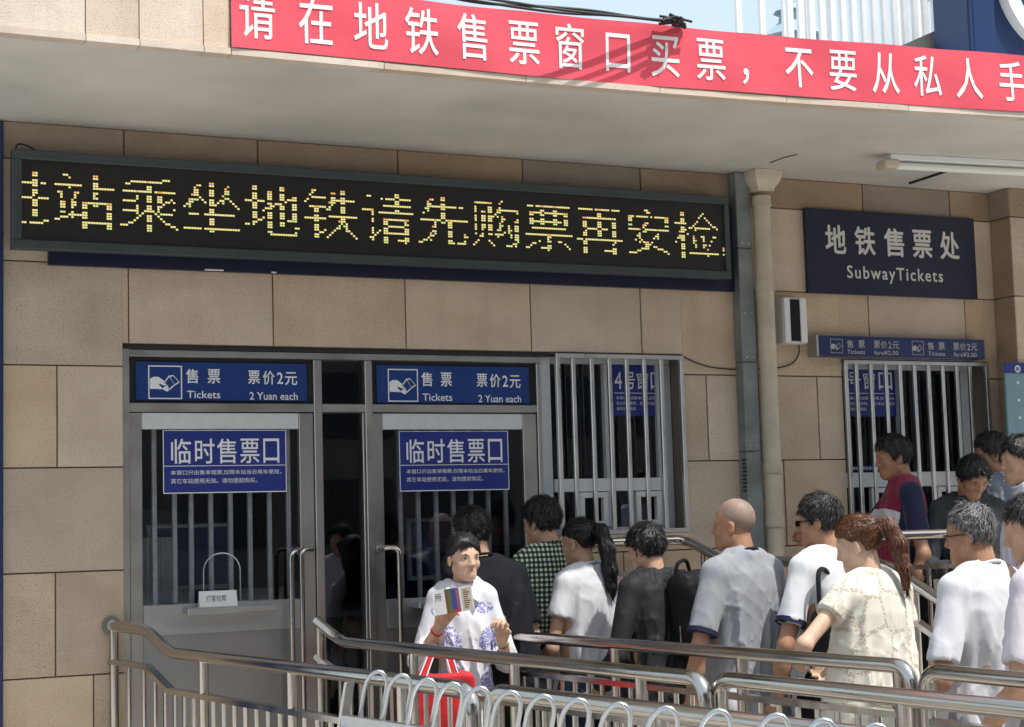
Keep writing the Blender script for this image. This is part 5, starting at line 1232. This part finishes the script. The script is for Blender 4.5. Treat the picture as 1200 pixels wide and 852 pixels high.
def glasses(root, HPt, dark=True):
    mb = MB()
    for sx in (-1, 1): mb.tube([HPt(sx*.062, .072, .112), HPt(sx*.074, .03, .113), HPt(sx*.079, -.02, .110)], .0024, 8)
    mb.tube([HPt(-.062, .074, .115), HPt(-.03, .103, .117), HPt(0, .107, .115), HPt(.03, .103, .117), HPt(.062, .074, .115)], .0026, 8)
    for sx in (-1, 1): mb.tube([HPt(sx*.012, .103, .110), HPt(sx*.02, .103, .096), HPt(sx*.04, .096, .094), HPt(sx*.056, .082, .100)], .002, 8)
    loc_obj(mb, 'glasses', 'lens_black', root, True)
    if dark:
        V, F = mesh_field([ell((0, 0, 0), (.021, .003, .015), .004)], .0015)
        for sx in (-1, 1):
            c = HPt(sx*.034, .100, .105)
            mb = MB(); n = 14; mb.add([HPt(sx*.034+.023*math.cos(2*math.pi*i/n), .0995-.012*max(0, sx*(.023*math.cos(2*math.pi*i/n)*sx))/.023*(1 if True else 0), .105+.014*math.sin(2*math.pi*i/n)) for i in range(n)], [tuple(range(n))]); loc_obj(mb, 'lens', 'lens_black', root)
# ================================================================== the people in the photograph
SHORT = dict(th=.011, line=((-.04, .066), (.078, .172)), nape=.026)
BUZZ = dict(th=.0035, line=((-.04, .090), (.078, .170)), nape=.03, rough=.25)
def tail(pts, radii, k=.012): return [rc(a, b, ra, rb, k) for a, b, ra, rb in zip(pts, pts[1:], radii, radii[1:])]
def hairtie(mt):
    def f(root, HPt, J, M, T): pass
    return f
# --- woman with the brochure
def woman_extra(root, HPt, J, M, T):
    mb = MB()
    sh, el, wr = J[1]
    mb.tube([wr-(wr-el)*.12-np.array([.0, 0, 0]), wr-(wr-el)*.08], .030, 18); loc_obj(mb, 'red_bracelet', 'red_tape', root, True)
    sh, el, wr = J[0]; mb = MB(); mb.tube([wr-(wr-el)*.16, wr-(wr-el)*.11], .031, 18); loc_obj(mb, 'bracelet', 'silver', root, True)
    for sx in (-1, 1):                               # open shirt collar
        q = [np.array(v_) for v_ in ((sx*.052, -.03, 1.468), (sx*.048, .045, 1.448), (sx*.012, .090, 1.395), (sx*.058, .118, 1.362), (sx*.092, .06, 1.412), (sx*.082, -.03, 1.442))]; n_ = np.array([sx*.002, .004, .004])
        mb = MB(); mb.add(q+[v_-n_ for v_ in q], [(0, 1, 4, 5), (1, 2, 3, 4), (11, 10, 7, 6), (10, 9, 8, 7)]+[(i, (i+1) % 6, 6+(i+1) % 6, 6+i) for i in range(6)]); loc_obj(mb, 'collar_flap', 'collar_white', root, True)
wm = person('woman in white blouse with blue flowers holding up a brochure', 541, 2.98, 1.575, 163, look=(20, -3, 0), sk='skin_light', fem=True, h=.0060, face=True, hair_mat='hair_black',
       hair=dict(line=((-.045, .045), (.080, .160)), nape=-.012, back=.022, part=.26, th=.012, tie=(.01, -.13, .085), n=1500, rough=.45, add=[ell((0, -.055, .055), (.078, .045, .065), .025), ell((.02, -.085, .080), (.055, .05, .055), .02), ell((.03, .035, .180), (.052, .052, .040), .02)]),
       shirt='blouse', sleeve=1.5, hem=.74, flare=.0, wide=.84, trouser='black_trouser',
       arms=[dict(el=(-.195, .02, 1.085), wr=(-.150, .205, 1.19)), dict(el=(.215, .02, 1.095), wr=(.135, .205, 1.255))],
       hands=((1.0, dict(d=(.05, .25, .95), n=(.5, .8, -.2), side=1)), (.55, dict(d=(-.5, .25, .8), n=(-.3, .9, -.2), side=-1))), seed=2, fold=1.0, extra=woman_extra)
# brochure in her right hand
bpx = at_y(531.5, 703.5, -.905)
br = thing('brochure', 'folded colour brochure held up by the woman in the blouse', 'brochure', tuple(bpx)); br.rotation_euler = (R(8), R(-7), R(-22)); br.scale = (1.0, 1.0, 1.0)
cl_w, cl_h = .083, .052
mb = MB(); mb.box(-cl_w, cl_w, -.0012, .0012, -cl_h, cl_h); loc_obj(mb, 'sheet', 'paper', br)
def bcol(n_, c): mat(n_, c, .5)
bcol('br_brown', (.16, .06, .03)); bcol('br_blue', (.05, .06, .25)); bcol('br_purple', (.28, .10, .16)); bcol('br_green', (.10, .14, .05)); bcol('br_cream', (.55, .50, .40)); bcol('br_red', (.45, .04, .04))
def quad(mb, x0, x1, z0, z1, y, sk=0.0): mb.add([(x0-sk, y, z0), (x1-sk, y, z0), (x1+sk, y, z1), (x0+sk, y, z1)], [(0, 1, 2, 3)])
for mt, u0, u1, v0, v1, sk_ in (('br_brown', .30, .37, 0, 1, .0), ('br_green', .37, .45, 0, 1, 0), ('br_blue', .45, .58, .0, 1, 0), ('br_purple', .58, .66, 0, 1, 0), ('br_red', .45, .66, 0, .12, 0), ('br_cream', .72, .96, .05, .95, 0)):
    mb = MB(); quad(mb, -cl_w+2*cl_w*u0, -cl_w+2*cl_w*u1, -cl_h+2*cl_h*v0, -cl_h+2*cl_h*v1, -.0016-.0003*(mt == 'br_red'), sk_); loc_obj(mb, 'printed_panel', mt, br)
mb = MB(); put_text(mb, '所', -cl_w+.008, -cl_w+.036, .004, .038, -.0017, .01); tag(loc_obj(mb, 'lettering', 'letter_gray', br), kind='stuff')
mb = MB()
for k in range(9): quad(mb, -cl_w+2*cl_w*.76, -cl_w+2*cl_w*(.86+.02*(k*7 % 4)), cl_h-.014-.009*k-.004, cl_h-.014-.009*k, -.0021)
tag(loc_obj(mb, 'small_print', 'br_brown', br), kind='stuff')
# red tote bag on her arm
bc = at_y(512, 826, -.88)
bag = thing('tote_bag', 'bright red tote bag with white edged straps on the woman\'s arm', 'bag', (bc[0], bc[1], bc[2]-.13)); bag.rotation_euler = (0, 0, R(-15))
V, F = mesh_field([Prim(lambda X_, Y_, Z_: smax(smax(np.abs(X_)-(.150+.10*(Z_-.0)*.5), np.abs(Y_)-.062, .03), np.abs(Z_-.13)-.13, .03), (-.2, -.07, 0), (.2, .07, .26), .01)], .007, post=lambda X_, Y_, Z_: .022*(vnoise(X_*12, Y_*12, Z_*10, 4)-.5)+.01*np.abs(vnoise(X_*22, Y_*22, Z_*14, 5)-.5)); to_obj('pouch', V, F, 'red_bag', bag)
for yy_ in (-.055, .05):
    for k, xx in enumerate((-.085, .085)):
        a = np.array([xx, yy_, .20]); b = np.array([xx*.30+.02, 0.0, .37]); n_ = np.array([.0, 1, 0]); w_ = np.array([.017, 0, 0])
        mb = MB(); mb.add([a-w_, a+w_, b+w_*.7, b-w_*.7, a-w_+n_*.004, a+w_+n_*.004, b+w_*.7+n_*.004, b-w_*.7+n_*.004], [(0, 1, 2, 3), (4, 7, 6, 5), (0, 4, 5, 1), (1, 5, 6, 2), (2, 6, 7, 3), (3, 7, 4, 0)]); st = loc_obj(mb, 'strap', 'red_bag', bag)
        mb = MB()
        for sg in (-1, 1): mb.tube([a+w_*sg+np.array([0, -.001, 0]), b+w_*.7*sg+np.array([0, -.001, 0])], .0028, 6)
        loc_obj(mb, 'piping', 'paper', bag)
# green and purple plastic bag below
gb = at_y(543, 838, -.95); g_ = thing('plastic_bag', 'small green and purple plastic bag beside the red tote', 'bag', (gb[0], gb[1], gb[2]-.16))
cloth('green_plastic', (.10, .45, .06), .35, .5)
patterned('green_plastic', (.22, .06, .40), lambda N, L, s: mth(N, L, 'LESS_THAN', xyz(N, L, s)[2], .10))
V, F = mesh_field([rc((0, 0, .05), (.01, 0, .15), .055, .045, .02), rc((.01, 0, .15), (.0, 0, .21), .03, .012, .02)], .006, post=lambda X_, Y_, Z_: .02*(vnoise(X_*30, Y_*30, Z_*20, 8)-.5)); to_obj('sack', V, F, 'green_plastic', g_)
# --- man in black at the door
person('man in black T-shirt leaning in at the ticket door', 592, 3.22, 1.69, 6, look=(14, -6, 0), lean=(-.12, .05), sk='skin_mid', hair=SHORT, shirt='black_tee', trouser='black_trouser', seed=3, sleeve=.75, wide=1.04,
       arms=[dict(el=(-.30, .06, 1.12), wr=(-.22, .26, 1.06)), dict(el=(.15, .02, 1.08), wr=(.08, .25, 1.04))])
# --- green gingham shirt
person('man in green and black gingham shirt with khaki trousers', 640, 3.60, 1.735, 12, look=(12, -4, 0), sk='skin_mid', hair=dict(SHORT, th=.014), shirt='gingham', trouser='khaki', belt='black_bag', hem=.985, seed=4, sleeve=.66, fold=.8, wide=.98,
       arms=[dict(el=(-.245, -.02, 1.07), wr=(-.225, .08, .84)), dict(el=(.21, .05, 1.09), wr=(.14, .24, 1.02))])
# --- girl with the ponytail
def girl_x(root, HPt, J, M, T):
    mb = MB(); mb.tube([HPt(0, -.112, .172), HPt(0, -.124, .168)], .021, 14); loc_obj(mb, 'hair_tie', 'teal', root, True)
person('girl in white T-shirt with a long black ponytail', 684, 3.66, 1.625, 14, look=(16, -8, 0), sk='skin_mid', fem=True, hair=dict(th=.010, line=((-.10, .085), (.08, .165)), nape=.07, tail=tail([(0, -.10, .172), (0, -.150, .150), (.004, -.165, .06), (.012, -.158, -.05), (.016, -.150, -.14), (.018, -.147, -.19)], [.026, .034, .042, .040, .026, .006])), shirt='white_tee', trouser='jeans', hem=.80, seed=5, sleeve=.52, wide=1.02, extra=girl_x,
       arms=[dict(el=(-.225, -.01, 1.075), wr=(-.10, .20, 1.01)), dict(el=(.22, -.01, 1.08), wr=(.10, .20, 1.02))])
# --- man in the dark jacket with a backpack
def jacket_x(root, HPt, J, M, T):
    mb = MB(); pts = [(.115, .06, 1.43), (.120, -.02, 1.452), (.115, -.085, 1.425), (.105, -.145, 1.30), (.10, -.165, 1.13)]
    w_ = np.array([.022, .0, .004])
    for a, b in zip(pts, pts[1:]):
        a = np.array(a); b = np.array(b); n_ = np.array([0, -.006, .002]); mb.add([a-w_, a+w_, b+w_, b-w_, a-w_+n_, a+w_+n_, b+w_+n_, b-w_+n_], [(0, 1, 2, 3), (4, 7, 6, 5), (0, 4, 5, 1), (1, 5, 6, 2), (2, 6, 7, 3), (3, 7, 4, 0)])
    loc_obj(mb, 'shoulder_strap', 'black_bag', root, True)
jk = person('man in dark grey jacket with a black bag on one shoulder', 763, 3.80, 1.595, 16, look=(10, -10, 0), sk='skin_mid', hair=dict(SHORT, th=.016, line=((-.04, .064), (.078, .166)), nape=.028), shirt='dark_jacket', trouser='black_trouser', collar='dark_jacket', hem=.80, seed=6, sleeve=1.92, fold=1.5, wide=1.08, flare=.012, extra=jacket_x,
       arms=[dict(el=(-.27, -.02, 1.08), wr=(-.19, .16, .93)), dict(el=(.27, -.02, 1.08), wr=(.22, .14, .92))])
p = at_x(806, 700, 3.93); bp_ = thing('backpack', 'black backpack hanging from the shoulder of the man in the jacket', 'backpack', (p[0], p[1]-.02, 1.0)); bp_.rotation_euler = (R(4), R(-8), R(24))
V, F = mesh_field([Prim(lambda X_, Y_, Z_: smax(smax(np.abs(X_)-.105, np.abs(Y_)-.075, .06), np.abs(Z_-.19)-.20, .09), (-.11, -.08, -.02), (.11, .08, .40), .01), ell((0, -.075, .13), (.085, .035, .10), .02)], .0075, post=lambda X_, Y_, Z_: .025*(vnoise(X_*14, Y_*14, Z_*9, 11)-.5)+.012*np.abs(vnoise(X_*24, Y_*24, Z_*18, 12)-.5)); to_obj('pack', V, F, 'black_bag', bp_)
mb = MB(); mb.tube([(-.07, -.10, .22), (0, -.112, .235), (.07, -.10, .22)], .004, 8); loc_obj(mb, 'zip', 'silver', bp_)
mb = MB(); mb.tube(bend([(-.06, .02, .37), (-.05, .02, .43), (.03, .02, .44), (.05, .02, .37)], .04), .009, 8); loc_obj(mb, 'grab_handle', 'black_bag', bp_, True)
mb = MB(); mb.box(-.118, -.088, -.03, -.024, .10, .17); loc_obj(mb, 'buckle', 'silver', bp_)
# --- shaven head, grey T-shirt
person('shaven headed man in grey T-shirt with navy trim', 866, 3.84, 1.69, 14, look=(26, 1, 0), sk='skin_tan', hair=dict(th=.0012, line=((-.04, .09), (.078, .165)), nape=.035, rough=.05), hair_mat='skin_scalp', shirt='grey_tee', trouser='white_trouser', hem=.70, seed=7, band='navy', sleeve=.80, cuff='navy', wide=1.10, flare=.014, fold=1.15,
       arms=[dict(el=(-.275, -.02, 1.08), wr=(-.255, .06, .84)), dict(el=(.265, -.01, 1.09), wr=(.22, .16, .90))])
# --- white polo, sunglasses
def sung_x(root, HPt, J, M, T):
    glasses(root, HPt, True); sh, el, wr = J[0]; mb = MB(); mb.tube([wr-(wr-el)*.06, wr+(wr-el)*.01], .030, 18); loc_obj(mb, 'wristwatch', 'silver', root, True)
person('man in white polo with navy collar and dark glasses', 968, 4.14, 1.70, 12, look=(28, -4, 0), sk='skin_tan', hair=dict(SHORT, th=.010), hair_mat='hair_buzz', shirt='polo_white', trouser='black_trouser', hem=.80, collar='navy', cuff='navy', seed=8, sleeve=.72, wide=1.06, extra=sung_x,
       arms=[dict(el=(-.275, -.02, 1.08), wr=(-.285, .04, .85)), dict(el=(.25, .03, 1.1), wr=(.18, .22, 1.02))])
p = at_x(966, 720, 3.99); sbg = thing('shoulder_bag', 'black shoulder bag between the polo man and the cream top', 'bag', (p[0], p[1], .92)); sbg.rotation_euler = (0, R(6), R(30))
V, F = mesh_field([Prim(lambda X_, Y_, Z_: smax(smax(np.abs(X_)-.085, np.abs(Y_)-.05, .04), np.abs(Z_-.16)-.16, .05), (-.09, -.06, 0), (.09, .06, .32), .01)], .0075, post=lambda X_, Y_, Z_: .02*(vnoise(X_*14, Y_*14, Z_*9, 14)-.5)); to_obj('pouch', V, F, 'black_bag', sbg)
mb = MB(); mb.tube(bend([(-.07, 0, .28), (-.05, .02, .48), (.05, .02, .48), (.07, 0, .28)], .06), .010, 8); loc_obj(mb, 'strap', 'black_bag', sbg, True)
# --- woman in the cream lace top
def knit_x(root, HPt, J, M, T):
    mb = MB(); mb.tube([HPt(0, -.106, .165), HPt(0, -.122, .162)], .022, 14); loc_obj(mb, 'hair_tie', 'rubber', root, True)
person('woman with red brown ponytail in a loose cream lace top', 1016, 3.88, 1.605, 12, look=(26, -16, 0), sk='skin_light', fem=True, hair=dict(th=.012, line=((-.10, .085), (.08, .168)), nape=.07, tail=tail([(0, -.10, .165), (.004, -.150, .150), (.008, -.168, .07), (.010, -.155, -.03), (.012, -.140, -.10), (.014, -.132, -.14)], [.024, .032, .034, .030, .018, .005])), hair_mat='hair_brown', shirt='lace_knit', collar='collar_white', trouser='jeans', hem=.58, flare=.075, seed=9, sleeve=.42, wide=1.16, fold=.8, extra=knit_x,
       arms=[dict(el=(-.37, .0, 1.20), wr=(-.20, .19, 1.12)), dict(el=(.24, .02, 1.09), wr=(.10, .22, 1.06))])
# --- grey haired man with strap
def grey_x(root, HPt, J, M, T):
    glasses(root, HPt, False)
    mb = MB(); pts = [(.03, .06, 1.440), (.045, .0, 1.462), (.055, -.072, 1.440), (.085, -.128, 1.36), (.125, -.150, 1.25), (.165, -.140, 1.12), (.20, -.09, 1.0)]
    for a, b in zip(pts, pts[1:]):
        a = np.array(a); b = np.array(b); w_ = np.array([.017, .0, .010]); n_ = np.array([.003, -.007, .003]); mb.add([a-w_, a+w_, b+w_, b-w_, a-w_+n_, a+w_+n_, b+w_+n_, b-w_+n_], [(0, 1, 2, 3), (4, 7, 6, 5), (0, 4, 5, 1), (1, 5, 6, 2), (2, 6, 7, 3), (3, 7, 4, 0)])
    loc_obj(mb, 'shoulder_strap', 'strap_brown', root, True)
    sh, el, wr = J[0]
    for k in range(9):
        t = 2*math.pi*k/9; ax_ = (wr-el)/np.linalg.norm(wr-el); u_ = np.cross(ax_, [0, 0, 1.0]); u_ /= np.linalg.norm(u_); v_ = np.cross(ax_, u_); c = wr-(wr-el)*.05+(u_*math.cos(t)+v_*math.sin(t))*.029
        mb = MB(); mb.tube([c-ax_*.008, c-ax_*.004, c+ax_*.004, c+ax_*.008], [.003, .0085, .0085, .003], 8); loc_obj(mb, 'wrist_bead', 'orange', root, True)
person('grey haired man with glasses in white T-shirt with brown strap', 1146, 3.98, 1.635, 12, look=(22, -6, 0), sk='skin_tan', hair=dict(th=.008, line=((-.04, .068), (.052, .185)), nape=.026, rough=.7), hair_mat='hair_grey', shirt='white_tee', trouser='grey_trouser', hem=.66, seed=10, sleeve=.80, wide=1.10, flare=.012, fold=1.1, extra=grey_x,
       arms=[dict(el=(-.275, -.03, 1.07), wr=(-.19, .20, .985)), dict(el=(.26, -.02, 1.09), wr=(.20, .18, .95))], hands=((.8, (1, .2, 0)), (.5, None)))
# --- man cut by the right frame edge
person('man in pale pink shirt cut off by the right frame edge', 1222, 3.86, 1.66, 22, look=(30, -14, 0), sk='skin_mid', hair=dict(SHORT, th=.006), hair_mat='hair_buzz', shirt='pink_white', trouser='grey_trouser', seed=11, sleeve=.80, wide=1.02, arms=[dict(el=(-.26, -.02, 1.08), wr=(-.22, .14, .9)), None])
# --- people on the raised platform
PZ_ = PZ0+.002
def polo_x(root, HPt, J, M, T):
    pass
person('man in maroon and navy polo reaching to the barred window', 1058, 5.46, 1.71, 66, z0=PZ_, look=(4, -8, 0), sk='skin_tan', hair=SHORT, shirt='maroon_polo', collar='collar_white', trouser='black_trouser', seed=12, sleeve=.72, wide=1.02, hem=.78,
       arms=[dict(el=(-.235, -.04, 1.08), wr=(-.225, .04, .84)), dict(el=(.20, .15, 1.14), wr=(.20, .37, 1.16))])
person('man in dark grey shirt looking down at his hands', 1138, 5.66, 1.60, 158, z0=PZ_, look=(14, -34, 0), sk='skin_tan', face=True, hair=dict(SHORT, th=.013), shirt='dark_shirt', collar='dark_shirt', trouser='black_trouser', seed=13, sleeve=1.9, wide=1.04, fold=1.2, h=.007,
       arms=[dict(el=(-.25, .04, 1.08), wr=(-.06, .24, 1.08)), dict(el=(.25, .04, 1.08), wr=(.08, .24, 1.06))])
person('man in mottled grey T-shirt facing the far window', 1172, 5.98, 1.71, 30, z0=PZ_, look=(30, -2, 0), sk='skin_dark', hair=SHORT, shirt='pattern_grey', trouser='jeans', seed=14, wide=1.0)
person('person in lavender white shirt at the far right by the pilaster', 1208, 5.32, 1.64, 60, z0=PZ_, look=(10, -6, 0), sk='skin_mid', hair=SHORT, shirt='lavender', trouser='jeans', seed=15, wide=1.04, sleeve=.75)
# --- clerk behind the glass
p = at_y(487, 640, .95)
person('ticket clerk in blue uniform shirt behind the door glass', 488, float(at_y(488, 640, .95)[0]), 1.52, 190, look=(-6, -14, 0), sk='skin_mid', hair=SHORT, shirt='blue_uniform', trouser='navy', seed=16, sleeve=.8, face=True,
       arms=[dict(el=(-.27, .10, 1.10), wr=(-.26, .30, 1.24)), dict(el=(.26, .08, 1.08), wr=(.15, .30, 1.10))])
